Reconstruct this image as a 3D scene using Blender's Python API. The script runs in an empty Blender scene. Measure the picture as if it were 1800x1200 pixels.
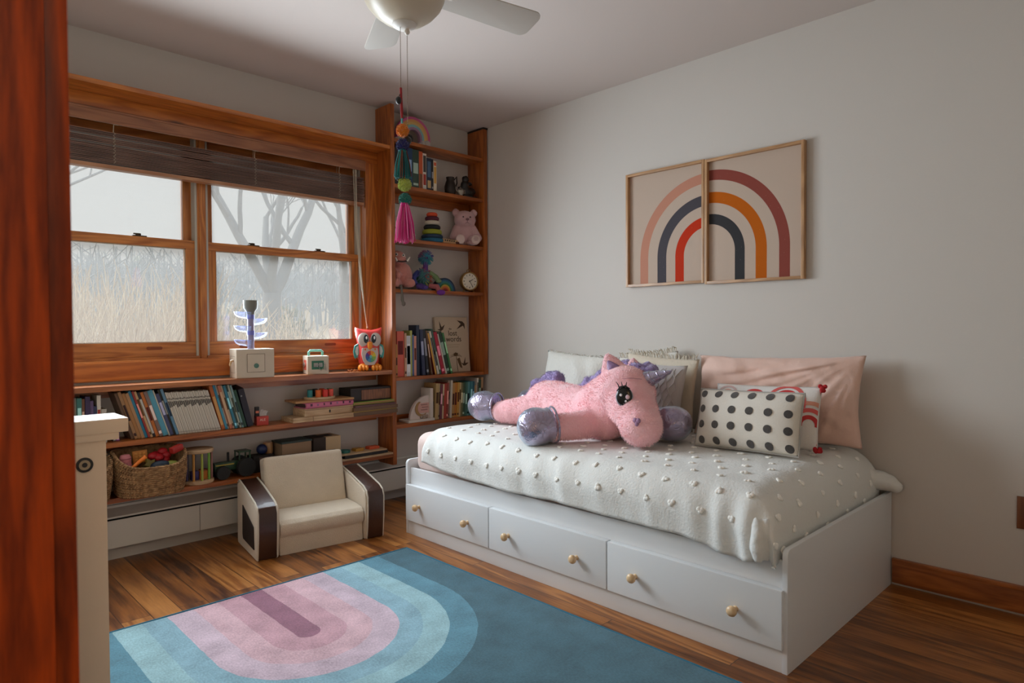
import bpy, bmesh, math, random
from mathutils import Vector, Matrix, noise

random.seed(7)
PI = math.pi
R = math.radians
scn = bpy.context.scene
COL = scn.collection

# ------------------------------------------------------------------ camera
def cam_axes(yaw, pitch, roll):
    f = Vector((math.sin(yaw) * math.cos(pitch), math.cos(yaw) * math.cos(pitch), math.sin(pitch)))
    r = Vector((math.cos(yaw), -math.sin(yaw), 0))
    d = -r.cross(f)
    c, s = math.cos(roll), math.sin(roll)
    return c * r + s * d, -s * r + c * d, f

cd = bpy.data.cameras.new('camera')
cd.sensor_width = 36
cd.lens = 1153.3 * 36 / 1800
cd.clip_start = 0.02
cam = bpy.data.objects.new('camera', cd)
COL.objects.link(cam)
_r, _d, _f = cam_axes(R(44.311), R(-1.174), R(0.276))
_m = Matrix((_r, -_d, -_f)).transposed().to_4x4()
_m.translation = (-3.035, -3.498, 1.076)
cam.matrix_world = _m
cd.dof.use_dof = True
cd.dof.focus_distance = 3.4
cd.dof.aperture_fstop = 11
scn.camera = cam

# ------------------------------------------------------------------ view, world, sun
vs = scn.view_settings
vs.view_transform = 'Standard'
vs.look = 'None'
vs.gamma = 1
vs.exposure = 0.22
scn.cycles.use_denoising = True
scn.cycles.max_bounces = 10
scn.cycles.diffuse_bounces = 6
scn.cycles.transparent_max_bounces = 12
scn.cycles.sample_clamp_indirect = 6
scn.cycles.caustics_reflective = False
scn.cycles.caustics_refractive = False

wd = bpy.data.worlds.new('overcast_sky')
scn.world = wd
wd.use_nodes = True
nt = wd.node_tree
nt.nodes.clear()
N = nt.nodes.new
tc = N('ShaderNodeTexCoord')
sx = N('ShaderNodeSeparateXYZ')
nt.links.new(tc.outputs['Generated'], sx.inputs[0])
rmp = N('ShaderNodeValToRGB')
nt.links.new(sx.outputs['Z'], rmp.inputs[0])
cr = rmp.color_ramp
SKY = [(0.0, (0.585, 0.59, 0.58)), (0.24, (0.60, 0.60, 0.59)), (0.42, (1.7, 1.82, 1.95)), (0.75, (2.2, 2.35, 2.5))]
while len(cr.elements) < len(SKY):
    cr.elements.new(0.5)
for e, (p, c) in zip(cr.elements, SKY):
    e.position = p
    e.color = (*c, 1)
bg = N('ShaderNodeBackground')
bg.inputs['Strength'].default_value = 1.0
nt.links.new(rmp.outputs[0], bg.inputs[0])
ow = N('ShaderNodeOutputWorld')
nt.links.new(bg.outputs[0], ow.inputs[0])

sd = bpy.data.lights.new('hazy_sun', 'SUN')
sd.energy = 3.0
sd.angle = R(26)
sd.color = (1.0, 0.96, 0.90)
sun = bpy.data.objects.new('hazy_sun', sd)
COL.objects.link(sun)
sun.rotation_euler = Vector((0.62, -0.62, -0.45)).to_track_quat('-Z', 'Y').to_euler()

for _x in (-2.275, -1.345):          # daylight entering through the clear part of each window unit
    ad_ = bpy.data.lights.new('window_daylight', 'AREA')
    ad_.shape = 'RECTANGLE'
    ad_.size, ad_.size_y = .80, .80
    ad_.energy = 23
    ad_.spread = R(154)
    ad_.color = (0.80, 0.915, 1.0)
    day = bpy.data.objects.new('window_daylight', ad_)
    COL.objects.link(day)
    day.location = (_x, -.03, 1.415)
    day.rotation_euler = (R(-81), 0, 0)

hl = bpy.data.lights.new('hall_fill_light', 'POINT')          # added unseen warm fill in the hallway, brightens door jamb and bed post
hl.energy = 85
hl.color = (1.0, 0.82, 0.62)
hl.shadow_soft_size = .12
hall = bpy.data.objects.new('hall_fill_light', hl)
COL.objects.link(hall)
hall.location = (-3.36, -5.0, 2.05)

# ------------------------------------------------------------------ materials
MATS = {}
def _new(name):
    m = bpy.data.materials.new(name)
    m.use_nodes = True
    t = m.node_tree
    b = t.nodes['Principled BSDF']
    return m, t, b

def srgb(r, g, b):
    f = lambda c: (c / 255 / 12.92) if c / 255 <= 0.04045 else ((c / 255 + 0.055) / 1.055) ** 2.4
    return (f(r), f(g), f(b), 1)

def flat(name, col, rough=0.6, metal=0.0, bump=0.0, bscale=200, spec=0.5, coat=0.0, sheen=0.0, var=0.0, vscale=8):
    """plain coloured surface with optional fine bump and a little tone variation; col in 0-255 sRGB"""
    key = (name, tuple(col), rough, metal, bump, bscale)
    if key in MATS:
        return MATS[key]
    m, t, b = _new(name)
    b.inputs['Base Color'].default_value = srgb(*col)
    b.inputs['Roughness'].default_value = rough
    b.inputs['Metallic'].default_value = metal
    b.inputs['Specular IOR Level'].default_value = spec
    b.inputs['Coat Weight'].default_value = coat
    b.inputs['Sheen Weight'].default_value = sheen
    tcn = t.nodes.new('ShaderNodeTexCoord')
    if bump:
        n = t.nodes.new('ShaderNodeTexNoise')
        n.inputs['Scale'].default_value = bscale
        n.inputs['Detail'].default_value = 3
        t.links.new(tcn.outputs['Object'], n.inputs['Vector'])
        bp = t.nodes.new('ShaderNodeBump')
        bp.inputs['Strength'].default_value = bump
        bp.inputs['Distance'].default_value = 0.004
        t.links.new(n.outputs[0], bp.inputs['Height'])
        t.links.new(bp.outputs[0], b.inputs['Normal'])
    if var:
        n = t.nodes.new('ShaderNodeTexNoise')
        n.inputs['Scale'].default_value = vscale
        n.inputs['Detail'].default_value = 4
        t.links.new(tcn.outputs['Object'], n.inputs['Vector'])
        mx = t.nodes.new('ShaderNodeMix')
        mx.data_type = 'RGBA'
        c = srgb(*col)
        mx.inputs['A'].default_value = tuple(max(0, x * (1 - var)) for x in c[:3]) + (1,)
        mx.inputs['B'].default_value = tuple(min(1, x * (1 + var)) for x in c[:3]) + (1,)
        t.links.new(n.outputs[0], mx.inputs['Factor'])
        t.links.new(mx.outputs['Result'], b.inputs['Base Color'])
    MATS[key] = m
    return m

def wood(name, c0, c1, axis='x', rough=0.4, scale=1.0, knots=0.0, coat=0.25, seed=0.0, ring=9.0):
    """timber with stretched growth rings along one axis and optional dark knots"""
    key = ('wood', name, axis)
    if key in MATS:
        return MATS[key]
    m, t, b = _new(name)
    L, Nn = t.links.new, t.nodes.new
    tcn = Nn('ShaderNodeTexCoord')
    mp = Nn('ShaderNodeMapping')
    s = {'x': (0.9, 9, 9), 'y': (9, 0.9, 9), 'z': (9, 9, 0.9)}[axis]
    mp.inputs['Scale'].default_value = tuple(v * scale for v in s)
    mp.inputs['Location'].default_value = (seed, seed * 1.7, seed * 0.3)
    L(tcn.outputs['Object'], mp.inputs['Vector'])
    n1 = Nn('ShaderNodeTexNoise')
    n1.inputs['Scale'].default_value = 1.0
    n1.inputs['Detail'].default_value = 2.0
    n1.inputs['Distortion'].default_value = 0.3
    L(mp.outputs[0], n1.inputs['Vector'])
    mu = Nn('ShaderNodeMath'); mu.operation = 'MULTIPLY'; mu.inputs[1].default_value = ring * 6.28
    L(n1.outputs[0], mu.inputs[0])
    sn = Nn('ShaderNodeMath'); sn.operation = 'SINE'
    L(mu.outputs[0], sn.inputs[0])
    n2 = Nn('ShaderNodeTexNoise')
    n2.inputs['Scale'].default_value = 14.0
    n2.inputs['Detail'].default_value = 3.0
    L(mp.outputs[0], n2.inputs['Vector'])
    ma = Nn('ShaderNodeMath'); ma.operation = 'MULTIPLY_ADD'
    ma.inputs[1].default_value = 0.22; ma.inputs[2].default_value = 0.25
    L(sn.outputs[0], ma.inputs[0])
    ad = Nn('ShaderNodeMath'); ad.operation = 'MULTIPLY_ADD'; ad.inputs[1].default_value = 0.6
    L(n2.outputs[0], ad.inputs[0]); L(ma.outputs[0], ad.inputs[2])
    rp = Nn('ShaderNodeValToRGB')
    rp.color_ramp.elements[0].position = 0.15
    rp.color_ramp.elements[1].position = 0.85
    rp.color_ramp.elements[0].color = srgb(*c0)
    rp.color_ramp.elements[1].color = srgb(*c1)
    L(ad.outputs[0], rp.inputs[0])
    out = rp.outputs[0]
    if knots:
        mk = Nn('ShaderNodeMapping')
        ks = {'x': (2.4, .6, 7), 'y': (.6, 2.4, 7), 'z': (7, .6, 2.4)}[axis]
        mk.inputs['Scale'].default_value = ks
        mk.inputs['Location'].default_value = (seed + .37, seed, .21)
        L(tcn.outputs['Object'], mk.inputs['Vector'])
        v = Nn('ShaderNodeTexVoronoi'); v.inputs['Scale'].default_value = 1.0
        L(mk.outputs[0], v.inputs['Vector'])
        mr = Nn('ShaderNodeMapRange')
        mr.inputs['From Min'].default_value = 0.06; mr.inputs['From Max'].default_value = 0.16
        mr.inputs['To Min'].default_value = knots; mr.inputs['To Max'].default_value = 0
        L(v.outputs['Distance'], mr.inputs['Value'])
        mx = Nn('ShaderNodeMix'); mx.data_type = 'RGBA'
        L(mr.outputs[0], mx.inputs['Factor']); L(out, mx.inputs['A'])
        mx.inputs['B'].default_value = srgb(52, 26, 12)
        out = mx.outputs['Result']
    L(out, b.inputs['Base Color'])
    b.inputs['Roughness'].default_value = rough
    b.inputs['Coat Weight'].default_value = coat
    b.inputs['Coat Roughness'].default_value = 0.3
    bp = Nn('ShaderNodeBump'); bp.inputs['Strength'].default_value = 0.06; bp.inputs['Distance'].default_value = 0.003
    L(ad.outputs[0], bp.inputs['Height']); L(bp.outputs[0], b.inputs['Normal'])
    MATS[key] = m
    return m

PINE0, PINE1 = (152, 78, 26), (202, 122, 50)
def pine(axis, knots=0.9):
    return wood('varnished_pine', PINE0, PINE1, axis, rough=0.38, knots=knots, coat=0.3)
DARKP0, DARKP1 = (124, 60, 18), (176, 98, 38)
def shelf_wood(axis):
    return wood('shelf_pine', DARKP0, DARKP1, axis, rough=0.42, knots=0.0, coat=0.2, seed=3.1)

# ------------------------------------------------------------------ mesh helpers
class MB:
    """collects shapes into one mesh; every face keeps a material index"""
    def __init__(s):
        s.bm = bmesh.new()
        s.mi = 0
    def _tag(s, geom):
        for f in geom:
            f.material_index = s.mi
    def mat(s, i):
        s.mi = i
        return s
    def box(s, x0, x1, y0, y1, z0, z1, bev=0.0, M=None, seg=2):
        tmp = bmesh.new()
        bmesh.ops.create_cube(tmp, size=1)
        for v in tmp.verts:
            v.co = Vector(((x0 + x1) / 2 + v.co.x * (x1 - x0), (y0 + y1) / 2 + v.co.y * (y1 - y0), (z0 + z1) / 2 + v.co.z * (z1 - z0)))
        if bev:
            bmesh.ops.bevel(tmp, geom=tmp.edges[:], offset=bev, segments=seg, affect='EDGES', profile=0.7)
        return s.merge(tmp, M)
    def merge(s, tmp, M=None):
        if M is not None:
            bmesh.ops.transform(tmp, matrix=M, verts=tmp.verts[:])
        vm = {}
        for v in tmp.verts:
            vm[v] = s.bm.verts.new(v.co)
        for f in tmp.faces:
            try:
                nf = s.bm.faces.new([vm[v] for v in f.verts])
                nf.material_index = s.mi
                nf.smooth = True
            except ValueError:
                pass
        tmp.free()
        return s
    def sphere(s, c, r, sc=(1, 1, 1), seg=20, rings=12, M=None):
        tmp = bmesh.new()
        bmesh.ops.create_uvsphere(tmp, u_segments=seg, v_segments=rings, radius=1)
        for v in tmp.verts:
            v.co = Vector((v.co.x * r * sc[0], v.co.y * r * sc[1], v.co.z * r * sc[2]))
        T = Matrix.Translation(c)
        return s.merge(tmp, T @ M if M is not None else T)
    def lathe(s, prof, seg=28, c=(0, 0, 0), M=None, close=True):
        """prof: list of (radius, z) from bottom to top"""
        tmp = bmesh.new()
        rows = []
        for r, z in prof:
            if r < 1e-5:
                rows.append([tmp.verts.new((0, 0, z))])
            else:
                rows.append([tmp.verts.new((r * math.cos(2 * PI * i / seg), r * math.sin(2 * PI * i / seg), z)) for i in range(seg)])
        for a, b in zip(rows, rows[1:]):
            for i in range(seg):
                j = (i + 1) % seg
                if len(a) == 1 and len(b) == 1:
                    continue
                if len(a) == 1:
                    tmp.faces.new((a[0], b[j], b[i]))
                elif len(b) == 1:
                    tmp.faces.new((a[i], a[j], b[0]))
                else:
                    tmp.faces.new((a[i], a[j], b[j], b[i]))
        if close:
            if len(rows[0]) > 1:
                tmp.faces.new(list(reversed(rows[0])))
            if len(rows[-1]) > 1:
                tmp.faces.new(rows[-1])
        T = Matrix.Translation(c)
        return s.merge(tmp, T @ M if M is not None else T)
    def tube(s, pts, r, seg=8, cap=True):
        """round tube along points; r is a number or a list of radii"""
        pts = [Vector(p) for p in pts]
        n = len(pts)
        rs = r if isinstance(r, (list, tuple)) else [r] * n
        tmp = bmesh.new()
        up = Vector((0, 0, 1))
        rows = []
        prev = None
        for i, p in enumerate(pts):
            d = (pts[min(i + 1, n - 1)] - pts[max(i - 1, 0)])
            if d.length < 1e-9:
                d = Vector((0, 0, 1))
            d.normalize()
            if prev is None:
                a = d.cross(up)
                if a.length < 1e-3:
                    a = d.cross(Vector((1, 0, 0)))
                a.normalize()
            else:
                a = prev - d * prev.dot(d)
                if a.length < 1e-5:
                    a = d.orthogonal()
                a.normalize()
            prev = a
            b = d.cross(a)
            rows.append([tmp.verts.new(p + (a * math.cos(2 * PI * k / seg) + b * math.sin(2 * PI * k / seg)) * rs[i]) for k in range(seg)])
        for A, B in zip(rows, rows[1:]):
            for k in range(seg):
                j = (k + 1) % seg
                tmp.faces.new((A[k], A[j], B[j], B[k]))
        if cap:
            tmp.faces.new(list(reversed(rows[0])))
            tmp.faces.new(rows[-1])
        return s.merge(tmp)
    def prism(s, poly, d, M=None, bev=0.0):
        """poly: (x, z) outline extruded along y from 0 to d"""
        tmp = bmesh.new()
        a = [tmp.verts.new((x, 0, z)) for x, z in poly]
        b = [tmp.verts.new((x, d, z)) for x, z in poly]
        n = len(poly)
        tmp.faces.new(a)
        tmp.faces.new(list(reversed(b)))
        for i in range(n):
            j = (i + 1) % n
            tmp.faces.new((a[j], a[i], b[i], b[j]))
        bmesh.ops.recalc_face_normals(tmp, faces=tmp.faces[:])
        if bev:
            es = [e for e in tmp.edges if len(e.link_faces) == 2 and e.calc_face_angle(0) > 0.6]
            bmesh.ops.bevel(tmp, geom=es, offset=bev, segments=2, affect='EDGES', profile=0.7)
        return s.merge(tmp, M)
    def grid(s, nx, ny, fn):
        """surface from fn(u, v) with u, v in 0..1"""
        vs_ = [[s.bm.verts.new(fn(i / nx, j / ny)) for j in range(ny + 1)] for i in range(nx + 1)]
        for i in range(nx):
            for j in range(ny):
                f = s.bm.faces.new((vs_[i][j], vs_[i + 1][j], vs_[i + 1][j + 1], vs_[i][j + 1]))
                f.material_index = s.mi
                f.smooth = True
        return s

def mesh_obj(name, mb, mats, parent=None, loc=(0, 0, 0), rot=(0, 0, 0), sharp=35):
    me = bpy.data.meshes.new(name)
    bm = mb.bm if isinstance(mb, MB) else mb
    bm.normal_update()
    bm.to_mesh(me)
    bm.free()
    if not isinstance(mats, (list, tuple)):
        mats = [mats]
    for m in mats:
        me.materials.append(m)
    for p in me.polygons:
        p.use_smooth = True
    me.set_sharp_from_angle(angle=R(sharp))
    o = bpy.data.objects.new(name, me)
    COL.objects.link(o)
    o.parent = parent
    o.location = loc
    o.rotation_euler = rot
    return o

def tag(o, label, cat, group=None):
    o['label'] = label
    o['category'] = cat
    if group:
        o['group'] = group
    return o

def thing(name, label, cat, loc=(0, 0, 0), rz=0.0, group=None, rot=None):
    o = bpy.data.objects.new(name, None)
    o.empty_display_size = 0.05
    COL.objects.link(o)
    o.location = loc
    o.rotation_euler = rot if rot else (0, 0, rz)
    return tag(o, label, cat, group)

def struct(name, mb, mats, parent=None, label=None, **k):
    o = mesh_obj(name, mb, mats, parent, **k)
    if parent is None:
        o['kind'] = 'structure'
    if label:
        o['label'] = label
    return o

def dup(root, loc, rot=None, label=None, group=None):
    def cp(o, par):
        c = o.copy()
        COL.objects.link(c)
        c.parent = par
        for ch in kids.get(o, []):
            cp(ch, c)
        return c
    kids = {}
    for o in list(bpy.data.objects):
        if o.parent:
            kids.setdefault(o.parent, []).append(o)
    c = cp(root, None)
    c.location = loc
    if rot is not None:
        c.rotation_euler = rot
    if label:
        c['label'] = label
    if group:
        c['group'] = group
    return c

def text_mesh(body, size, extrude=0.0006, align='CENTER', spacing=1.0):
    """lettering as a mesh in the x-y plane facing +z"""
    cu = bpy.data.curves.new('lettering', 'FONT')
    cu.body = body
    cu.size = size
    cu.extrude = extrude
    cu.align_x = align
    cu.align_y = 'CENTER'
    cu.space_character = spacing
    o = bpy.data.objects.new('lettering', cu)
    COL.objects.link(o)
    dg = bpy.context.evaluated_depsgraph_get()
    me = bpy.data.meshes.new_from_object(o.evaluated_get(dg))
    bpy.data.objects.remove(o)
    bpy.data.curves.remove(cu)
    bm = bmesh.new()
    bm.from_mesh(me)
    bpy.data.meshes.remove(me)
    return bm

def remeshed(name, mb, mats, parent, voxel, smooth=3, disp=None, loc=(0, 0, 0)):
    """overlapping solids fused into one smooth skin"""
    o = mesh_obj(name, mb, mats, parent, loc=loc, sharp=180)
    md = o.modifiers.new('fuse', 'REMESH')
    md.mode = 'VOXEL'
    md.voxel_size = voxel
    md.use_smooth_shade = True
    sm = o.modifiers.new('smooth', 'SMOOTH')
    sm.iterations = smooth
    sm.factor = 0.6
    dg = bpy.context.evaluated_depsgraph_get()
    me = bpy.data.meshes.new_from_object(o.evaluated_get(dg))
    o.modifiers.clear()
    old = o.data
    o.data = me
    me.name = name
    bpy.data.meshes.remove(old)
    if disp:
        bm = bmesh.new()
        bm.from_mesh(me)
        bm.normal_update()
        amp, sc = disp
        for v in bm.verts:
            n = noise.noise(v.co * sc) + 0.5 * noise.noise(v.co * sc * 2.3)
            v.co += v.normal * n * amp
        bm.to_mesh(me)
        bm.free()
    for p in me.polygons:
        p.use_smooth = True
    return o

# ------------------------------------------------------------------ room shell
H = 2.44
XL, YF = -2.955, -4.0       # left wall plane, wall behind the camera
# materials of the shell
def wall_paint(name, col):
    return flat(name, col, rough=0.85, bump=0.08, bscale=260, spec=0.25)
M_wall = wall_paint('wall_paint', (204, 198, 191))
M_dim = wall_paint('far_wall_paint', (212, 202, 186))
M_ceil = wall_paint('ceiling_paint', (206, 194, 187))

def floor_mat():
    m, t, b = _new('oak_floor')
    L, Nn = t.links.new, t.nodes.new
    tcn = Nn('ShaderNodeTexCoord')
    mp = Nn('ShaderNodeMapping')
    mp.inputs['Rotation'].default_value = (0, 0, PI / 2)
    L(tcn.outputs['Object'], mp.inputs['Vector'])
    def brick(c1, c2, mo):
        br = Nn('ShaderNodeTexBrick')
        br.inputs['Scale'].default_value = 1.0
        br.inputs['Brick Width'].default_value = 1.25
        br.inputs['Row Height'].default_value = 0.10
        br.inputs['Mortar Size'].default_value = 0.0014
        br.inputs['Mortar Smooth'].default_value = 0.2
        br.inputs['Bias'].default_value = 0.0
        br.offset = 0.37
        br.offset_frequency = 2
        br.inputs['Color1'].default_value = c1
        br.inputs['Color2'].default_value = c2
        br.inputs['Mortar'].default_value = mo
        L(mp.outputs[0], br.inputs['Vector'])
        return br
    br = brick((0, 0, 0, 1), (1, 1, 1, 1), (0.5, 0.5, 0.5, 1))
    # grain, shifted on each board
    sc = Nn('ShaderNodeVectorMath'); sc.operation = 'MULTIPLY'
    sc.inputs[1].default_value = (9, 0.65, 9)
    L(tcn.outputs['Object'], sc.inputs[0])
    off = Nn('ShaderNodeVectorMath'); off.operation = 'MULTIPLY_ADD'
    off.inputs[1].default_value = (17, 9, 23)
    L(br.outputs['Color'], off.inputs[0]); L(sc.outputs[0], off.inputs[2])
    n1 = Nn('ShaderNodeTexNoise'); n1.inputs['Scale'].default_value = 1.0; n1.inputs['Detail'].default_value = 2; n1.inputs['Distortion'].default_value = 0.4
    L(off.outputs[0], n1.inputs['Vector'])
    mu = Nn('ShaderNodeMath'); mu.operation = 'MULTIPLY'; mu.inputs[1].default_value = 38
    L(n1.outputs[0], mu.inputs[0])
    sn = Nn('ShaderNodeMath'); sn.operation = 'SINE'; L(mu.outputs[0], sn.inputs[0])
    n2 = Nn('ShaderNodeTexNoise'); n2.inputs['Scale'].default_value = 14; n2.inputs['Detail'].default_value = 4
    L(off.outputs[0], n2.inputs['Vector'])
    a1 = Nn('ShaderNodeMath'); a1.operation = 'MULTIPLY_ADD'; a1.inputs[1].default_value = 0.11; a1.inputs[2].default_value = 0.02
    L(sn.outputs[0], a1.inputs[0])
    a2 = Nn('ShaderNodeMath'); a2.operation = 'MULTIPLY_ADD'; a2.inputs[1].default_value = 0.42
    L(n2.outputs[0], a2.inputs[0]); L(a1.outputs[0], a2.inputs[2])
    bw = Nn('ShaderNodeSeparateColor'); L(br.outputs['Color'], bw.inputs[0])
    a3 = Nn('ShaderNodeMath'); a3.operation = 'MULTIPLY_ADD'; a3.inputs[1].default_value = 0.34
    L(bw.outputs[0], a3.inputs[0]); L(a2.outputs[0], a3.inputs[2])
    rp = Nn('ShaderNodeValToRGB')
    cr_ = rp.color_ramp
    cr_.elements[0].position = 0.10; cr_.elements[0].color = srgb(60, 25, 5)
    cr_.elements[1].position = 0.85; cr_.elements[1].color = srgb(204, 138, 72)
    e = cr_.elements.new(0.42); e.color = srgb(140, 82, 32)
    L(a3.outputs[0], rp.inputs[0])
    mx = Nn('ShaderNodeMix'); mx.data_type = 'RGBA'
    L(br.outputs['Fac'], mx.inputs['Factor']); L(rp.outputs[0], mx.inputs['A'])
    mx.inputs['B'].default_value = srgb(44, 22, 10)
    L(mx.outputs['Result'], b.inputs['Base Color'])
    b.inputs['Roughness'].default_value = 0.33
    b.inputs['Coat Weight'].default_value = 0.12
    b.inputs['Coat Roughness'].default_value = 0.3
    bp = Nn('ShaderNodeBump'); bp.inputs['Strength'].default_value = 0.08; bp.inputs['Distance'].default_value = 0.002
    L(a2.outputs[0], bp.inputs['Height']); L(bp.outputs[0], b.inputs['Normal'])
    return m

HX0, HX1, HY0, HY1 = -4.6, -3.07, -6.0, -2.2     # hallway behind the camera
m = MB(); m.box(HX0 - .1, .1, HY0 - .1, .12, -0.1, 0.0)
struct('floor', m, floor_mat())
m = MB(); m.box(HX0 - .1, .1, HY0 - .1, .16, H, H + .1)
struct('ceiling', m, M_ceil)
# window wall with one opening
WX0, WX1, WZ0, WZ1 = -2.745, -0.875, 0.905, 2.10
m = MB()
m.box(XL - .1, WX0 - .012, 0, .16, 0, H)
m.box(WX1 + .012, 0.1, 0, .16, 0, H)
m.box(WX0 - .012, WX1 + .012, 0, .16, 0, WZ0 - .012)
m.box(WX0 - .012, WX1 + .012, 0, .16, WZ1 + .012, H)
struct('wall_back', m, M_wall)
m = MB(); m.box(0, .1, YF, .0, 0, H)
struct('wall_right', m, M_wall)
m = MB(); m.box(XL - .1, .1, YF - .1, YF, 0, H)
struct('wall_front', m, M_dim)
DY0, DY1 = -3.80, -2.985     # door opening in the left wall
m = MB()
m.box(XL - .115, XL, DY1, .0, 0, H)
m.box(XL - .115, XL, YF, DY0, 0, H)
m.box(XL - .115, XL, DY0, DY1, 2.06, H)
struct('wall_left', m, M_dim)
m = MB()
m.box(HX0 - .1, HX0, HY0, HY1, 0, H)
m.box(HX0 - .1, XL - .1, HY0 - .1, HY0, 0, H)
m.box(HX0 - .1, XL - .115, HY1, HY1 + .1, 0, H)
m.box(XL - .115, XL - .02, HY0, YF - .1, 0, H)
struct('wall_hall', m, M_dim)
# baseboard on the right wall
m = MB(); m.box(-.016, 0, YF, -2.66, 0.012, .112, .004); m.box(-.02, 0, YF, -2.66, .098, .114, .004)
struct('baseboard_right', m, wood('baseboard_pine', (120, 62, 24), (176, 104, 50), 'y', knots=.5))
# ------------------------------------------------------------------ door casing beside the camera
M_door = wood('door_pine', (60, 16, 0), (112, 42, 2), 'z', rough=0.55, knots=0.9, coat=.05, seed=1.3, ring=7, scale=3.2)
M_door.node_tree.nodes['Principled BSDF'].inputs['Specular IOR Level'].default_value = .12
m = MB()
m.box(XL - .12, XL, DY1 - .018, DY1, 0, 2.08, .001)
m.box(XL - .12, XL, DY0, DY0 + .018, 0, 2.08, .001)
m.box(XL - .12, XL, DY0, DY1, 2.045, 2.08, .001)
struct('trim_1', m, M_door)
m = MB()
m.box(XL, XL + .014, DY1 - .010, DY1 + .065, 0, 2.13, .002)
m.box(XL, XL + .014, DY0 - .065, DY0 + .010, 0, 2.13, .002)
m.box(XL, XL + .014, DY0 + .010, DY1 - .010, 2.055, 2.13, .002)
struct('trim_2', m, M_door)

# ------------------------------------------------------------------ double window in the back wall
PX, PZ = pine('x'), pine('z')
SX = wood('sash_pine', (152, 82, 34), (206, 132, 66), 'x', rough=.36, coat=.35, seed=5.5)
SZ = wood('sash_pine_upright', (152, 82, 34), (206, 132, 66), 'z', rough=.36, coat=.35, seed=6.5)
m = MB()                       # casing boards, jamb liner, stool
m.mat(0).box(WX0 - .085, WX1 + .085, -.02, 0, WZ1 - .02, 2.152, .003)
m.mat(0).box(WX0 - .085, WX1 + .085, -.024, .0, .838, .925, .004)
m.mat(0).box(WX0 - .012, WX1 + .012, -.018, .15, .905, .930, .003)
m.mat(0).box(WX0 - .012, WX1 + .012, 0, .15, WZ1, WZ1 + .012)
m.mat(1).box(WX1, WX1 + .085, -.02, 0, .925, WZ1 - .02, .003)
m.mat(1).box(WX0 - .085, WX0, -.02, 0, .925, WZ1 - .02, .003)
m.mat(1).box(WX1 + .052, WX1 + .060, -.0225, -.019, .925, WZ1, .001)
m.mat(1).box(WX1, WX1 + .012, 0, .15, .93, WZ1)
m.mat(1).box(WX0 - .012, WX0, 0, .15, .93, WZ1)
struct('trim_3', m, [PX, PZ])
MXC = -1.810
m = MB()                       # mullion between the two units
m.box(MXC - .022, MXC + .022, .038, .15, .93, WZ1, .002)
m.box(MXC - .014, MXC + .014, .028, .042, .93, WZ1, .002)
struct('trim_4', m, SZ)

def glass_mat():
    m, t, b = _new('haze_veil_window_glass')
    t.nodes.remove(b)
    L, Nn = t.links.new, t.nodes.new
    out = t.nodes['Material Output']
    tr = Nn('ShaderNodeBsdfTransparent'); tr.inputs[0].default_value = (.93, .95, .95, 1)
    tl = Nn('ShaderNodeBsdfTranslucent'); tl.inputs[0].default_value = (.95, .97, 1.0, 1)
    gl = Nn('ShaderNodeBsdfGlossy'); gl.inputs['Roughness'].default_value = 0.02
    a = Nn('ShaderNodeMixShader'); a.inputs[0].default_value = HAZE
    L(tr.outputs[0], a.inputs[1]); L(tl.outputs[0], a.inputs[2])
    fr = Nn('ShaderNodeFresnel'); fr.inputs[0].default_value = 1.45
    c = Nn('ShaderNodeMixShader')
    L(fr.outputs[0], c.inputs[0]); L(a.outputs[0], c.inputs[1]); L(gl.outputs[0], c.inputs[2])
    L(c.outputs[0], out.inputs[0])
    return m
HAZE = 0.22  # outdoor haze, put into the panes as a translucent veil
M_glass = glass_mat()
M_vinyl = flat('window_track', (188, 184, 172), .5)
M_bronze = flat('sash_hardware', (70, 56, 44), .4, .6)

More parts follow.
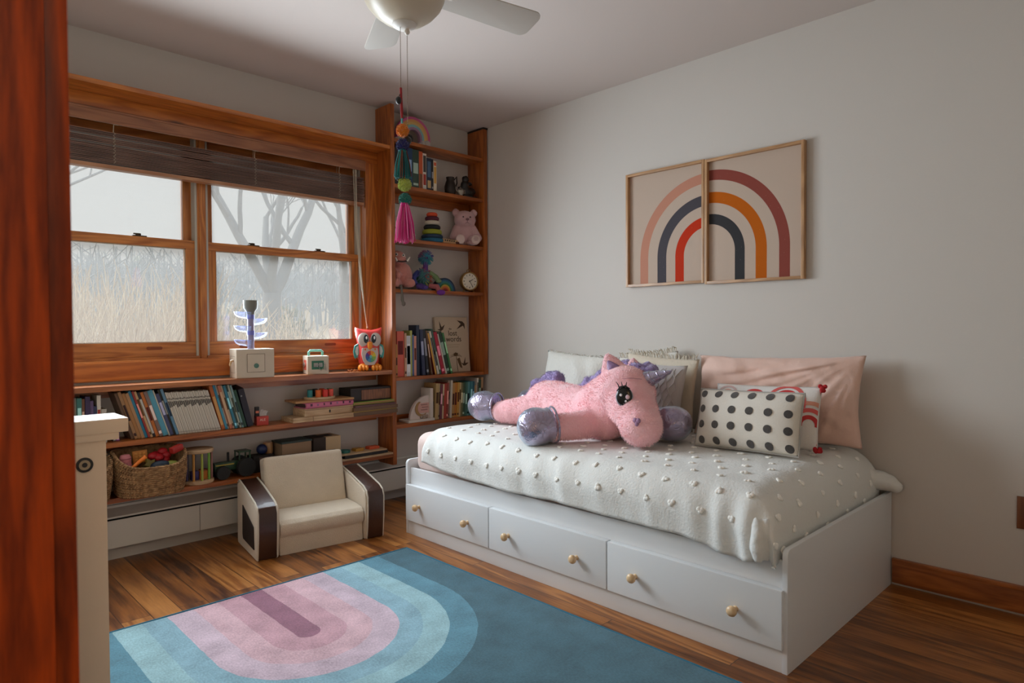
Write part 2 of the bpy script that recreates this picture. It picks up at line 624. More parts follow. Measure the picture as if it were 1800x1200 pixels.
def sash_unit(name, x0, x1, n):
    """one double-hung unit: upper sash set back, lower sash in front"""
    w = MB()
    w.box(x0, x0 + .012, .04, .15, .93, WZ1)             # side tracks
    w.box(x1 - .012, x1, .04, .15, .93, WZ1)
    root = struct(name, w, M_vinyl)
    lo = MB()
    a, b = x0 + .010, x1 - .010
    z0, z1 = .968, 1.53
    lo.mat(0).box(a, b, .05, .088, z0 - .030, 1.013, .003)
    lo.mat(0).box(a, b, .05, .088, 1.487, z1, .003)
    lo.mat(1).box(a, a + .045, .05, .088, 1.013, 1.487, .003)
    lo.mat(1).box(b - .045, b, .05, .088, 1.013, 1.487, .003)
    s1 = struct('lower_sash', lo, [SX, SZ], root)
    up = MB()
    up.mat(0).box(a, b, .095, .13, 1.49, 1.528, .003)
    up.mat(0).box(a, b, .095, .13, 2.000, WZ1, .003)
    up.mat(1).box(a, a + .042, .095, .13, 1.528, 2.000, .003)
    up.mat(1).box(b - .042, b, .095, .13, 1.528, 2.000, .003)
    s2 = struct('upper_sash', up, [SX, SZ], root)
    g = MB(); g.box(a + .04, b - .04, .067, .071, 1.008, 1.492)
    struct('pane', g, M_glass, s1, 'clear glass with outdoor haze mixed in')
    g = MB(); g.box(a + .038, b - .038, .110, .114, 1.524, 2.004)
    struct('pane', g, M_glass, s2, 'clear glass with outdoor haze mixed in')
    bd = MB()                                             # pale glazing line round the glass
    for zz in (1.0135, 1.4835):
        bd.box(a + .045, b - .045, .058, .067, zz, zz + .003)
    for xx in (a + .045, b - .048):
        bd.box(xx, xx + .003, .058, .067, 1.0135, 1.4865)
    struct('glazing_bead', bd, flat('glazing_bead', (200, 190, 170), .6), s1, 'pale bead')
    for fx in (.28, .72):
        lk = MB()
        cx = a + (b - a) * fx
        lk.box(cx - .03, cx + .03, .056, .084, z1, z1 + .006, .002)
        lk.lathe([(.012, 0), (.013, .008), (.007, .012), (0, .012)], 16, (cx - .005, .07, z1 + .005))
        lk.box(cx - .028, cx + .004, .058, .068, z1 + .010, z1 + .016, .002)
        struct('sash_lock', lk, M_bronze, root, 'dark bronze lock')
    for fx in (.22, .78):
        fp = MB()
        cx = a + (b - a) * fx
        pts = [(cx - .03 + .006, 0), ]
        poly = []
        for k in range(20):
            t = 2 * PI * k / 20
            ex = .028 if math.cos(t) > 0 else -.028
            poly.append((cx + ex + .008 * math.cos(t), .985 + .008 * math.sin(t)))
        fp.prism(poly, .004, Matrix.Translation((0, .0475, 0)), .001)
        struct('finger_pull', fp, flat('finger_pull_recess', (132, 64, 26), .5), s1, 'darker oval finger pull')
    st = MB(); st.box(x0 - .002, x1 + .002, .03, .15, .925, .942, .002)
    struct('sill', st, SX, root)
    return root
sash_unit('window_1', WX0, MXC - .020, 1)
sash_unit('window_2', MXC + .020, WX1, 2)

# ------------------------------------------------------------------ wooden blind, pulled up
bl = thing('wooden_blind', 'brown wooden slat blind pulled up to the top of the window', 'blind', (-1.81, -.010, 1.82))
BW = .925
m = MB(); m.box(-BW, BW, -.030, -.020, .205, .264, .002); m.box(-BW, BW, -.033, -.020, .255, .264, .002)
mesh_obj('valance', m, wood('blind_valance', (122, 74, 48), (158, 104, 70), 'x', knots=0, coat=.1, seed=8), bl)
M_slat = wood('blind_slat', (100, 70, 58), (146, 110, 94), 'x', rough=.45, coat=.15, seed=9)
rnd = random.Random(3)
m = MB()
z = .024
for k in range(24):
    tl = rnd.uniform(-.05, .05)
    M_ = Matrix.Translation((rnd.uniform(-.003, .003), .008 + rnd.uniform(-.002, .002), z)) @ Matrix.Rotation(tl * .4, 4, 'X') @ Matrix.Rotation(rnd.uniform(-.0012, .0012), 4, 'Y')
    m.box(-BW + .004, BW - .004, -.025, .025, -.0013, .0013, 0, M_)
    z += .0058 + (0.004 if k in (14, 19) else 0)
mesh_obj('slats', m, M_slat, bl)
m = MB(); m.box(-BW + .004, BW - .004, -.017, .033, 0, .018, .004)
mesh_obj('bottom_rail', m, wood('blind_rail', (150, 98, 66), (188, 136, 98), 'x', coat=.2, seed=10), bl)
m = MB(); m.box(-BW, BW, -.02, .04, .225, .270, .002)
mesh_obj('head_rail', m, flat('blind_head_rail', (120, 78, 52), .5), bl)
M_cord = flat('cream_cord', (206, 194, 172), .8)
for cx in (-.70, -.40, .26, .76):
    m = MB()
    for dy in (-.020, .034):
        pts = [(cx + dy * .25, dy, .225)]
        zz = .17
        k = 0
        while zz > .02:
            pts.append((cx + dy * .25 + (.004 if k % 2 else -.004), dy + (-.004 if k % 2 and dy < 0 else 0), zz))
            zz -= .008
            k += 1
        m.tube(pts, .0011, 5)
    m.tube([(cx - .006, -.020, .205), (cx + .012, -.020, .205)], .0012, 5)
    mesh_obj('ladder_cord', m, M_cord, bl)
m = MB()
for q, dx in enumerate((0, .012, .02)):
    m.tube([(.842 + dx, -.026, .215), (.85 + dx * .6, -.03, -.12), (.885 + dx * .5, -.035, -.5), (.915, -.035, -.70), (.925 + .003 * q, -.030, -.735)], .0017, 6)
m.sphere((.926, -.030, -.737), .005)
mesh_obj('lift_cord', m, M_cord, bl)

# ------------------------------------------------------------------ built-in shelving
bc = thing('bookcase', 'tall pine bookcase with six shelves built into the corner', 'bookcase', (-.40, -.08, .24))
SWx, SWz = shelf_wood('x'), shelf_wood('z')
UPX = [(-.790, -.762, .25, 2.425), (-.044, -.010, .76, 2.425)]
for k, (x0, x1, z0, z1) in enumerate(UPX):
    m = MB(); m.box(x0 + .40, x1 + .40, -.085, .079, z0 - .24, z1 - .24, .003)
    mesh_obj('upright', m, SWz, bc)
SH = [(2.206, 2.227), (1.930, 1.952), (1.607, 1.628), (1.297, 1.318), (.758, .779), (.465, .490)]
for k, (z0, z1) in enumerate(SH):
    m = MB()
    m.box(-.762 + .40, (-.044 if k < 5 else -.002) + .40, -.078, .079, z0 - .24, z1 - .24, .002)
    mesh_obj('shelf', m, SWx, bc)
for z0, z1 in ((1.868, 1.930), (.490, .528)):
    m = MB(); m.box(-.76 + .40, -.046 + .40, .062, .079, z0 - .24, z1 - .24, .002)
    mesh_obj('cleat', m, SWx, bc)
m = MB(); m.box(-.046 + .40, -.006 + .40, -.088, .079, 2.425 - .24, 2.436 - .24, .003)
mesh_obj('upright_cap', m, flat('dark_cap', (40, 32, 28), .6), bc)

hs = MB(); hs.box(-2.15, .0 - .0, -.162, 0, -.022, 0, .003)
tag(mesh_obj('head_shelf', hs, pine('x', .4), None, (-.792, 0, 2.174)), 'long pine shelf board running along the top of the window', 'shelf')

low = thing('window_shelving', 'low pine shelving of three long boards under the window', 'shelf', (-1.87, -.08, .30))
SLx = wood('ledge_pine', (134, 72, 36), (190, 120, 70), 'x', rough=.34, coat=.4, seed=12)
for nm, z0, z1, mt in (('ledge', .802, .826, SLx), ('shelf', .550, .573, SWx), ('shelf', .300, .322, SWx)):
    m = MB(); m.box(-2.95 + 1.87, -.791 + 1.87, -.085, .079, z0 - .30, z1 - .30, .002)
    mesh_obj(nm, m, mt, low)
m = MB(); m.box(-2.95 + 1.87, -.81 + 1.87, .062, .079, .762 - .30, .802 - .30, .002)
for kx in (-1.52, -1.02, -2.2):
    m.lathe([(.004, 0), (.004, .002), (0, .002)], 10, (kx + 1.87, .0625, .782 - .30), Matrix.Rotation(PI / 2, 4, 'X'))
mesh_obj('cleat', m, SLx, low)
m = MB(); m.box(-2.95 + 1.87, -.81 + 1.87, .062, .079, .515 - .30, .550 - .30, .002)
mesh_obj('cleat', m, SWx, low)

# ------------------------------------------------------------------ baseboard heater
ht = thing('baseboard_heater', 'long white metal baseboard heater under the low shelves', 'heater', (-1.5, 0, .075))
M_heat = flat('heater_enamel', (208, 206, 198), .45)
HXA, HXB = -2.94 + 1.5, -.02 + 1.5
m = MB(); m.box(HXA, HXB, -.082, -.074, .0, .128, .002)
mesh_obj('front_panel', m, M_heat, ht)
m = MB(); m.prism([(0, 0), (.012, .0), (.072, .028), (.072, .034), (.010, .01), (0, .008)], HXB - HXA, Matrix.Translation((HXA, -.082, .137)) @ Matrix.Rotation(-PI / 2, 4, 'Z') @ Matrix.Scale(-1, 4, (1, 0, 0)))
m.box(HXA, HXB, -.012, -.002, .165, .182, .001)
mesh_obj('damper', m, M_heat, ht)
m = MB(); m.box(HXA, HXB, -.07, -.02, .03, .12)
mesh_obj('fin_tube', m, flat('fin_dark', (28, 26, 24), .7), ht, (0, 0, 0))
m = MB(); m.box(HXA, HXB, -.006, -.001, -.02, .18)
mesh_obj('back_plate', m, M_heat, ht)
for jx in (-1.88, -.95, -2.60):
    m = MB(); m.box(jx + 1.5 - .001, jx + 1.5 + .001, -.0835, -.0815, .0, .13)
    mesh_obj('joint_strip', m, flat('heater_joint', (120, 116, 110), .5), ht)
for bx in (HXA + .02, HXB - .02, 0.1):
    m = MB(); m.box(bx - .015, bx + .015, -.075, -.004, -.074, .005)
    mesh_obj('bracket', m, flat('fin_dark', (28, 26, 24), .7), ht)

# ------------------------------------------------------------------ wall outlet
ot = thing('wall_outlet', 'brown wooden outlet cover plate low on the right wall', 'outlet', (0, -3.112, .385))
M_out = wood('outlet_wood', (92, 46, 20), (130, 74, 36), 'z', seed=2)
m = MB(); m.box(-.008, 0, -.04, .04, -.06, .06, .002)
mesh_obj('cover_plate', m, M_out, ot)
for z in (-.02, .02):
    m = MB(); m.lathe([(.015, 0), (.016, .002), (.016, .004), (0, .004)], 20, (-.0075, 0, z), Matrix.Rotation(-PI / 2, 4, 'Y'))
    mesh_obj('socket', m, flat('outlet_brown', (70, 40, 24), .4), ot)
# ------------------------------------------------------------------ daybed with drawers
def wpart(name, mb, mats, root, label=None, **k):
    """part built in room coordinates under a thing that stands unrotated at root.location"""
    bm = mb.bm if isinstance(mb, MB) else mb
    bmesh.ops.translate(bm, vec=-Vector(root.location), verts=bm.verts[:])
    o = mesh_obj(name, mb, mats, root, **k)
    if label:
        o['label'] = label
    return o

M_white = flat('white_laminate', (222, 224, 226), .38, spec=.45)
M_birch = wood('birch_knob', (196, 158, 112), (224, 192, 150), 'x', coat=.3, seed=4)
bed = thing('daybed', 'white daybed with three wide drawers and round wooden knobs', 'bed', (-.52, -1.645, 0))
def end_panel(y0, y1):
    m = MB()
    r = .022
    pl = [(-1.032, 0), (-.006, 0), (-.006, .388), (-1.032 + r, .388)]
    pl += [(-1.032 + r - r * math.sin(t), .388 - r + r * math.cos(t)) for t in (R(22), R(45), R(68), R(90))]
    m.prism(pl, y1 - y0, Matrix.Translation((0, y0, 0)), .002)
    return m
wpart('end_panel', end_panel(-2.655, -2.638), M_white, bed)
wpart('end_panel', end_panel(-.657, -.640), M_white, bed)
m = MB(); m.box(-1.016, -1.0, -2.638, -.657, 0, .345, .002)
wpart('side_rail', m, M_white, bed)
m = MB(); m.box(-1.03, -1.016, -2.638, -.657, 0, .071, .0015)
wpart('plinth', m, M_white, bed)
m = MB(); m.box(-1.0, -.02, -2.638, -.657, .300, .315)
wpart('mattress_deck', m, M_white, bed)
m = MB(); m.box(-.03, -.012, -2.638, -.657, 0, .345, .002)
wpart('back_panel', m, M_white, bed)
for y0, y1, ks in ((-1.299, -.656, (-.775, -1.155)), (-1.968, -1.303, (-1.432, -1.822)), (-2.644, -1.972, (-2.102, -2.492))):
    m = MB(); m.box(-1.046, -1.0165, y0 + .001, y1 - .001, .076, .262, .004)
    dr = wpart('drawer', m, M_white, bed)
    for ky in ks:
        m = MB()
        m.lathe([(.010, 0), (.0075, .004), (.0075, .012), (.012, .016), (.0165, .022), (.0175, .029), (.015, .035), (.009, .039), (0, .040)], 24, (-1.046, ky, .163), Matrix.Rotation(-PI / 2, 4, 'Y'))
        bmesh.ops.translate(m.bm, vec=-Vector(bed.location), verts=m.bm.verts[:])
        kb = mesh_obj('knob', m, M_birch, dr)
        kb['label'] = 'round pale wooden knob'

# mattress in a blush sheet
M_sheet = flat('blush_sheet', (222, 198, 190), .85, bump=.25, bscale=60, sheen=.2)
mt = MB()
tmp = bmesh.new()
bmesh.ops.create_cube(tmp, size=1)
for v in tmp.verts:
    v.co = Vector((-.52 + v.co.x * .965, -1.6005 + v.co.y * 1.869, .4235 + v.co.z * .215))
bmesh.ops.bevel(tmp, geom=tmp.edges[:], offset=.062, segments=6, affect='EDGES', profile=.5)
mt.merge(tmp)
mtx = tag(mesh_obj('mattress', mt, M_sheet, None, sharp=80), 'mattress in a blush pink sheet showing at the left end of the daybed', 'mattress')

# white tufted bedspread
M_cotton = flat('white_cotton', (218, 218, 214), .9, bump=.5, bscale=120, sheen=.15, spec=.2)
M_tuft = flat('white_tuft', (240, 238, 232), .95, sheen=.3, spec=.1)
ZT = .556
TY0, TY1 = -.800, -2.47           # flat part along the bed
SA, SR = .865, .135                # flat part across, corner radius
def spread(s, t):
    """s: metres from the wall across and down the front; t: metres from the left end towards the foot"""
    def roll(d, flat_, rad, drop):
        if d < flat_:
            return d, 0.0
        a = (d - flat_) / rad
        if a < PI / 2:
            return flat_ + rad * math.sin(a), rad * (1 - math.cos(a))
        e = (d - flat_ - rad * PI / 2)
        return flat_ + rad + drop * e, rad + e
    xs, dx = roll(s, SA, SR, .05)
    ys, dy = roll(t, TY0 - TY1, .15, .0)
    ys2, dl = roll(max(0, .03 - t), 0.0, .20, 0)   # rolls off a little at the left end
    p = 2.6
    d = min((dx ** p + dy ** p) ** (1 / p), .214 + .008 * math.sin(t * 23 + s * 11))
    x = -.045 - xs
    y = TY0 - ys
    z = ZT - d - dl * .35
    # long bulge over the front, sag between
    w = min(1, max(0, (s - .7) / .3))
    n1 = noise.noise(Vector((x * 2.2, y * 1.7, 1.3)))
    z += .010 * n1 * (1 - .4 * w)
    # wrinkles running down the front side
    wr = noise.noise(Vector((s * 2.0 + y * 2.2, y * 9 + s * 3, 4.1)))
    wr2 = noise.noise(Vector((s * 9, y * 22 + s * 8, 8.7)))
    x -= w * (.012 * wr + .004 * wr2)
    z += (1 - w) * .0025 * wr2
    # gathers towards the foot corner
    g = math.exp(-(((y + 2.52) / .16) ** 2)) * w
    x -= g * .012 * math.sin(y * 62 + s * 7) * min(1, max(0, s - .85) / .2)
    z -= g * .010
    return Vector((x, y, z))
S_MAX, T_MAX = 1.135, TY0 - TY1 + .30
def hem(t):
    y = TY0 - t
    return S_MAX + .018 * noise.noise(Vector((y * 3.1, 2.2, 0))) - .030 * max(0, 1 - t / .55) + .02 * math.exp(-(((y + 2.5) / .12) ** 2))
def foot(s):
    return T_MAX + .006 * noise.noise(Vector((s * 6, 0, 3)))
m = MB()
m.grid(96, 150, lambda u, v: spread(u * hem(v * T_MAX), v * foot(u * S_MAX)))
bsp = mesh_obj('bedspread', m, M_cotton, None, sharp=180)
sol = bsp.modifiers.new('thickness', 'SOLIDIFY'); sol.thickness = .007; sol.offset = -1
tag(bsp, 'white cotton bedspread with small tufts draped over the daybed', 'bedspread')
rnd = random.Random(11)
spots = []
row = 0
s_ = .10
while s_ < 1.125:
    t_ = .045 + (row % 2) * .055
    while t_ < T_MAX - .02:
        ss, tt = s_ + rnd.uniform(-.008, .008), t_ + rnd.uniform(-.008, .008)
        p = spread(ss, tt)
        nrm = (spread(ss + .01, tt) - p).cross(spread(ss, tt + .01) - p)
        nrm.normalize()
        if nrm.z < 0 and abs(nrm.z) > .2:
            nrm = -nrm
        if nrm.x > .3:
            nrm = -nrm
        if ss < hem(tt) - .012:
            spots.append((p, nrm, rnd.uniform(0, PI), rnd.uniform(.85, 1.15)))
        t_ += .108
    s_ += .094
    row += 1
def tuft_shape(m, M_):
    for k in range(3):
        a = 2 * PI * k / 3
        m.sphere(M_ @ Vector((.0062 * math.cos(a), .0045 * math.sin(a), .0022)), .0085, (1, .92, .5), 12, 8, M_.to_3x3().to_4x4())
spots.sort(key=lambda q: (q[0] - cam.matrix_world.translation).length)
tm = None
rest = MB()
for k, (p, nrm, a, sc_) in enumerate(spots):
    M_ = nrm.to_track_quat('Z', 'Y').to_matrix().to_4x4() @ Matrix.Rotation(a, 4, 'Z')
    if k < 100:
        if tm is None:
            mm = MB(); tuft_shape(mm, Matrix.Identity(4))
            o_ = mesh_obj('tuft', mm, M_tuft, bsp); tm = o_.data
        else:
            o_ = bpy.data.objects.new('tuft', tm); COL.objects.link(o_); o_.parent = bsp
        o_.location = p
        o_.rotation_euler = M_.to_euler()
        o_.scale = (sc_,) * 3
    else:
        tuft_shape(rest, Matrix.Translation(p) @ M_)
rt = mesh_obj('tufting', rest, M_tuft, bsp)
rt['kind'] = 'stuff'
# hanging corner gather
m = MB()
for k, (dx, dy, r) in enumerate(((-.0, .0, .020), (.020, .034, .017), (.030, -.026, .016))):
    m.tube([(-1.03 + dx * .3, -2.555 + dy, .47), (-1.055 + dx, -2.568 + dy * .9, .42), (-1.063 + dx, -2.572 + dy * .7, .375), (-1.055 + dx * .8, -2.575 + dy * .5, .342)], [.010, r, r * 1.05, .016], 10)
remeshed('corner_gather', m, M_cotton, bsp, .006, 3, (.004, 22))
m = MB()
for p_, r_ in (((-.085, -2.585, .445), .045), ((-.06, -2.625, .440), .042), ((-.05, -2.655, .432), .036), ((-.046, -2.682, .418), .027)):
    m.sphere(p_, r_, (1.15, 1, .95), 18, 12)
remeshed('corner_fold', m, M_cotton, bsp, .007, 3, (.004, 18))

# ------------------------------------------------------------------ pillows
def pillow_mesh(w, h, t, pinch=.06, wr=.006, seed=0, nx=40, ny=28, p=2.4, fine=0.0):
    bm = bmesh.new()
    def pt(u, v, side):
        a, b = 2 * u - 1, 2 * v - 1
        th = max(0, (1 - abs(a) ** p)) ** .55 * max(0, (1 - abs(b) ** p)) ** .55
        sx = 1 - pinch * (1 - abs(b) ** 2) * abs(a) ** 3
        sz = 1 - pinch * (1 - abs(a) ** 2) * abs(b) ** 3
        x, z = a * w / 2 * sx, b * h / 2 * sz
        n = noise.noise(Vector((x * 7 + seed, z * 7, seed))) + .6 * noise.noise(Vector((x * 16 + z * 9, z * 15 + seed, 2)))
        if fine:      # creases fanning from the upper right corner
            d_ = math.hypot(x - w * .46, z - h * .46)
            an = math.atan2(z - h * .46, x - w * .46)
            n += fine / wr * 1.6 * (1 - abs(noise.noise(Vector((an * 7, d_ * 3, seed)))) * 3) * min(1, d_ * 6)
        return Vector((x, side * t / 2 * th + wr * n * (.3 + th), z + h / 2 + .3 * wr * n))
    ring = {}
    for side in (-1, 1):
        g = []
        for i in range(nx + 1):
            r_ = []
            for j in range(ny + 1):
                edge = i in (0, nx) or j in (0, ny)
                if edge and (i, j) in ring:
                    r_.append(ring[(i, j)])
                else:
                    v = bm.verts.new(pt(i / nx, j / ny, side))
                    if edge:
                        ring[(i, j)] = v
                    r_.append(v)
            g.append(r_)
        for i in range(nx):
            for j in range(ny):
                q = (g[i][j], g[i + 1][j], g[i + 1][j + 1], g[i][j + 1])
                bm.faces.new(q if side < 0 else tuple(reversed(q)))
    mb = MB(); mb.bm.free(); mb.bm = bm
    return mb, pt

def pillow_place(o, base, lean, yaw=0, roll=0):
    """front of the pillow faces -x (into the room); base is the middle of the bottom edge"""
    o.location = base
    M_ = Matrix.Rotation(R(-90) + yaw, 4, 'Z') @ Matrix.Rotation(-lean, 4, 'X') @ Matrix.Rotation(roll, 4, 'Y')
    o.rotation_euler = M_.to_euler()

def pillow(name, w, h, t, mat, label, base, lean, yaw=0, roll=0, cat='pillow', **k):
    mb, pt = pillow_mesh(w, h, t, **k)
    o = mesh_obj(name, mb, mat, None, sharp=180)
    pillow_place(o, base, lean, yaw, roll)
    tag(o, label, cat)
    return o, pt
def fringe(o, w, h, mat, n=46, ln=.028, seed=1):
    """yarn fringe along the top edge"""
    rnd = random.Random(seed)
    m = MB()
    for k in range(n):
        x = -w / 2 + w * (k + .5) / n
        z0 = h * (.985 - .03 * (1 - (2 * k / n - 1) ** 2))
        m.tube([(x, 0, z0 - .006), (x + rnd.uniform(-.006, .006), rnd.uniform(-.01, .006), z0 + ln * .6), (x + rnd.uniform(-.012, .012), -.012 + rnd.uniform(-.012, .012), z0 + ln * rnd.uniform(.8, 1.1))], [.0025, .003, .0012], 5)
    return mesh_obj('fringe', m, mat, o)

M_blush = flat('blush_linen', (222, 188, 174), .85, bump=.5, bscale=45, sheen=.2, spec=.2)
pillow('bed_pillow', .76, .385, .14, M_blush, 'large blush pink bed pillow propped against the wall behind the dotted cushion', (-.175, -2.215, .568), R(11), 0, R(-1.5), wr=.016, seed=2, pinch=.06, nx=70, ny=50, fine=.006)
M_textured = flat('white_chenille', (222, 220, 212), .95, bump=.9, bscale=70, sheen=.3, spec=.1)
o, _ = pillow('bed_pillow',   .46, .36, .12, M_textured, 'white textured pillow behind the back of the unicorn', (-.160, -1.01, .574), R(11), R(2), R(4), wr=.010, seed=5)
fringe(o, .42, .36, M_textured, 50, .012, 4)
M_cream = flat('cream_linen', (206, 194, 176), .9, bump=.5, bscale=90, sheen=.2, spec=.1)
o, _ = pillow('throw_cushion', .44, .36, .08, M_cream, 'cream cushion with fringed top edge against the wall behind the grey one', (-.160, -1.605, .573), R(5), R(-2), R(3), 'cushion', wr=.006, seed=7)
fringe(o, .42, .36, flat('cream_yarn', (214, 206, 190), .95), 46, .03, 8)
o, _ = pillow('throw_cushion', .38, .36, .07, flat('white_linen', (216, 212, 204), .9, bump=.5, bscale=90), 'white cushion with a fringed peak rising behind the horn of the unicorn', (-.055, -1.53, .576), R(0), 0, R(-7), 'cushion', wr=.006, seed=9)
fringe(o, .36, .37, flat('cream_yarn', (214, 206, 190), .95), 40, .022, 9)
M_greyl = flat('grey_satin', (186, 180, 178), .55, bump=.35, bscale=40, sheen=.2)
o, pt = pillow('throw_cushion',   .40, .34, .12, M_greyl, 'pale grey ruched cushion directly behind the head of the unicorn', (-.305, -1.630, .567), R(12), R(-3), R(2), 'cushion', wr=.010, seed=12)
m = MB()
for k in range(22):                     # ruched folds as fine raised pleats
    x0 = -.17 + .34 * k / 21
    pts = []
    for q in range(13):
        v = .06 + .88 * q / 12
        u = .5 + (x0 + .012 * math.sin(q * 1.7 + k * 2.1)) / .40
        pp = pt(u, v, -1)
        pts.append((pp.x, pp.y - .001, pp.z))
    m.tube(pts, [.001] + [.0035] * 11 + [.001], 5)
mesh_obj('pleats', m, M_greyl, o)

# dotted cushion
M_linen = flat('oat_linen', (222, 216, 206), .9, bump=.4, bscale=220, spec=.15)
o, pt = pillow('throw_cushion', .46, .25, .12, M_linen, 'oatmeal lumbar cushion with charcoal felt dots at the front of the bed', (-.482, -2.24, .568), R(15), R(-3), R(-1.5), 'cushion', wr=.003, seed=15, pinch=.03)
M_dot = flat('charcoal_felt', (74, 70, 68), .95, bump=.8, bscale=300, sheen=.3)
def surf_disc(m, pt, u, v, r, w, h, off=.003, n=14, wob=0, ax=1.0):
    """disc that follows the pillow front"""
    c = pt(u, v, -1)
    cv = m.bm.verts.new((c.x, c.y - off - .001, c.z))
    ring = []
    rim = []
    for k in range(n):
        a = 2 * PI * k / n
        uu = min(.999, max(.001, u + r * math.cos(a) / w)); vv = min(.999, max(.001, v + ax * r * math.sin(a) / h))
        p = pt(uu, vv, -1)
        ring.append(m.bm.verts.new((p.x, p.y - off, p.z)))
        rim.append(m.bm.verts.new((p.x, p.y + .001, p.z)))
    for k in range(n):
        j = (k + 1) % n
        for f in ((cv, ring[j], ring[k]), (ring[k], ring[j], rim[j], rim[k])):
            nf = m.bm.faces.new(f)
            nf.smooth = True
            nf.material_index = m.mi
for i in range(6):
    for j in range(4):
        m = MB()
        u = .08 + .84 * (i + (0 if j % 2 else .0)) / 5 - .012 * (j - 1.5)
        v = .10 + .80 * j / 3
        surf_disc(m, pt, min(.96, max(.04, u)), v, .0165, .46, .25)
        mesh_obj('felt_dot', m, M_dot, o)
m = MB()                                  # piping round the edge
pts = []
for k in range(121):
    a = k / 120 * 4
    if a < 1: u, v = a, 0
    elif a < 2: u, v = 1, a - 1
    elif a < 3: u, v = 3 - a, 1
    else: u, v = 0, 4 - a
    p = pt(min(1, max(0, u)), min(1, max(0, v)), 1); pts.append((p.x, p.y, p.z))
m.tube(pts, .0035, 6, False)
mesh_obj('piping', m, flat('grey_piping', (168, 164, 158), .8), o)

# rainbow cushion
M_wht = flat('white_canvas', (226, 222, 218), .9, bump=.3, bscale=250, spec=.15)
RW, RH = .47, .26
o, pt = pillow('throw_cushion', RW, RH, .09, M_wht, 'white cushion with red and pink rainbows half hidden behind the dotted one', (-.340, -2.25, .573), R(14), R(-2), R(-1.5), 'cushion', wr=.003, seed=17, pinch=.03)
def arc_patch(m, pt, cu, cv, r0, r1, a0, a1, n=22):
    prev = None
    for k in range(n + 1):
        a = a0 + (a1 - a0) * k / n
        row = []
        for r in (r0, (r0 + r1) / 2, r1):
            u = min(.995, max(.005, cu + r * math.cos(a) / RW)); v = min(.995, max(.005, cv + r * math.sin(a) / RH))
            p = pt(u, v, -1)
            row.append(m.bm.verts.new((p.x, p.y - .0016, p.z)))
        if prev:
            for q in range(2):
                f = m.bm.faces.new((prev[q], prev[q + 1], row[q + 1], row[q]))
                f.material_index = m.mi
                f.smooth = True
        prev = row
COLS = [(214, 96, 92), (214, 150, 128), (204, 176, 172), (196, 60, 60)]
m = MB()
for (cu, cv, sc, off) in ((.14, .74, .8, 0), (.42, .66, .9, 1), (.72, .70, 1.1, 2), (.93, .38, 1.3, 3), (.16, .22, 1, 1), (.55, .16, 1, 2)):
    for k in range(3):
        m.mat((k + off) % 4)
        r0 = (.018 + .022 * k) * sc
        arc_patch(m, pt, cu, cv, r0, r0 + .013 * sc, -.2, PI + .2)
m2 = [flat('print_%d' % k, c, .9) for k, c in enumerate(COLS)]
mesh_obj('rainbow_print', m, m2, o)
rnd = random.Random(5)
for (x, z) in ((RW / 2 - .004, RH - .006), (RW / 2 - .004, .006)):
    m = MB()
    for k in range(9):
        m.sphere((x + rnd.uniform(-.008, .012) * (1 if x > 0 else -1), rnd.uniform(-.008, .008), z + rnd.uniform(-.01, .01)), .009, (1, 1, 1), 8, 6)
    mesh_obj('corner_pompom', m, flat('red_yarn', (176, 34, 40), .95), o)
m = MB()
m.tube([(RW / 2 - .008, 0, .02), (RW / 2 + .004 - .02, .003, RH * .5), (RW / 2 - .008, 0, RH - .02)], .0035, 6)
mesh_obj('edging', m, flat('red_yarn', (176, 34, 40), .95), o)
# ------------------------------------------------------------------ plush unicorn lying on the bed
uni = thing('plush_unicorn', 'big pink plush unicorn with lavender hooves lying across the daybed', 'plush toy', (-.55, -1.35, .556))
UNI_LIFT = .013
M_pile = flat('pink_pile', (252, 208, 212), .95, sheen=.5, spec=.05)
M_plush = flat('pink_plush', (246, 192, 198), .95, bump=1.0, bscale=150, sheen=.6, spec=.1, var=.06, vscale=30)
M_lilac = flat('lilac_curls', (158, 142, 190), .95, bump=1.0, bscale=200, sheen=.5, spec=.1)
M_foil = None
def foil():
    m, t, b = _new('iridescent_lilac_foil')
    L, Nn = t.links.new, t.nodes.new
    b.inputs['Metallic'].default_value = .75
    b.inputs['Roughness'].default_value = .27
    tcn = Nn('ShaderNodeTexCoord')
    lw = Nn('ShaderNodeLayerWeight'); lw.inputs[0].default_value = .45
    n = Nn('ShaderNodeTexNoise'); n.inputs['Scale'].default_value = 26; n.inputs['Detail'].default_value = 3
    L(tcn.outputs['Object'], n.inputs['Vector'])
    ad = Nn('ShaderNodeMath'); ad.operation = 'MULTIPLY_ADD'; ad.inputs[1].default_value = .6
    L(n.outputs[0], ad.inputs[0]); L(lw.outputs['Facing'], ad.inputs[2])
    rp = Nn('ShaderNodeValToRGB')
    e = rp.color_ramp.elements
    e[0].position = .2; e[0].color = srgb(150, 142, 166)
    e[1].position = 1.0; e[1].color = srgb(200, 212, 230)
    k = e.new(.6); k.color = srgb(184, 174, 198)
    L(ad.outputs[0], rp.inputs[0]); L(rp.outputs[0], b.inputs['Base Color'])
    bp = Nn('ShaderNodeBump'); bp.inputs['Strength'].default_value = .7; bp.inputs['Distance'].default_value = .01
    n2 = Nn('ShaderNodeTexNoise'); n2.inputs['Scale'].default_value = 22; n2.inputs['Detail'].default_value = 2; n2.inputs['Distortion'].default_value = 1.5
    L(tcn.outputs['Object'], n2.inputs['Vector'])
    L(n2.outputs[0], bp.inputs['Height']); L(bp.outputs[0], b.inputs['Normal'])
    return m
M_foil = foil()

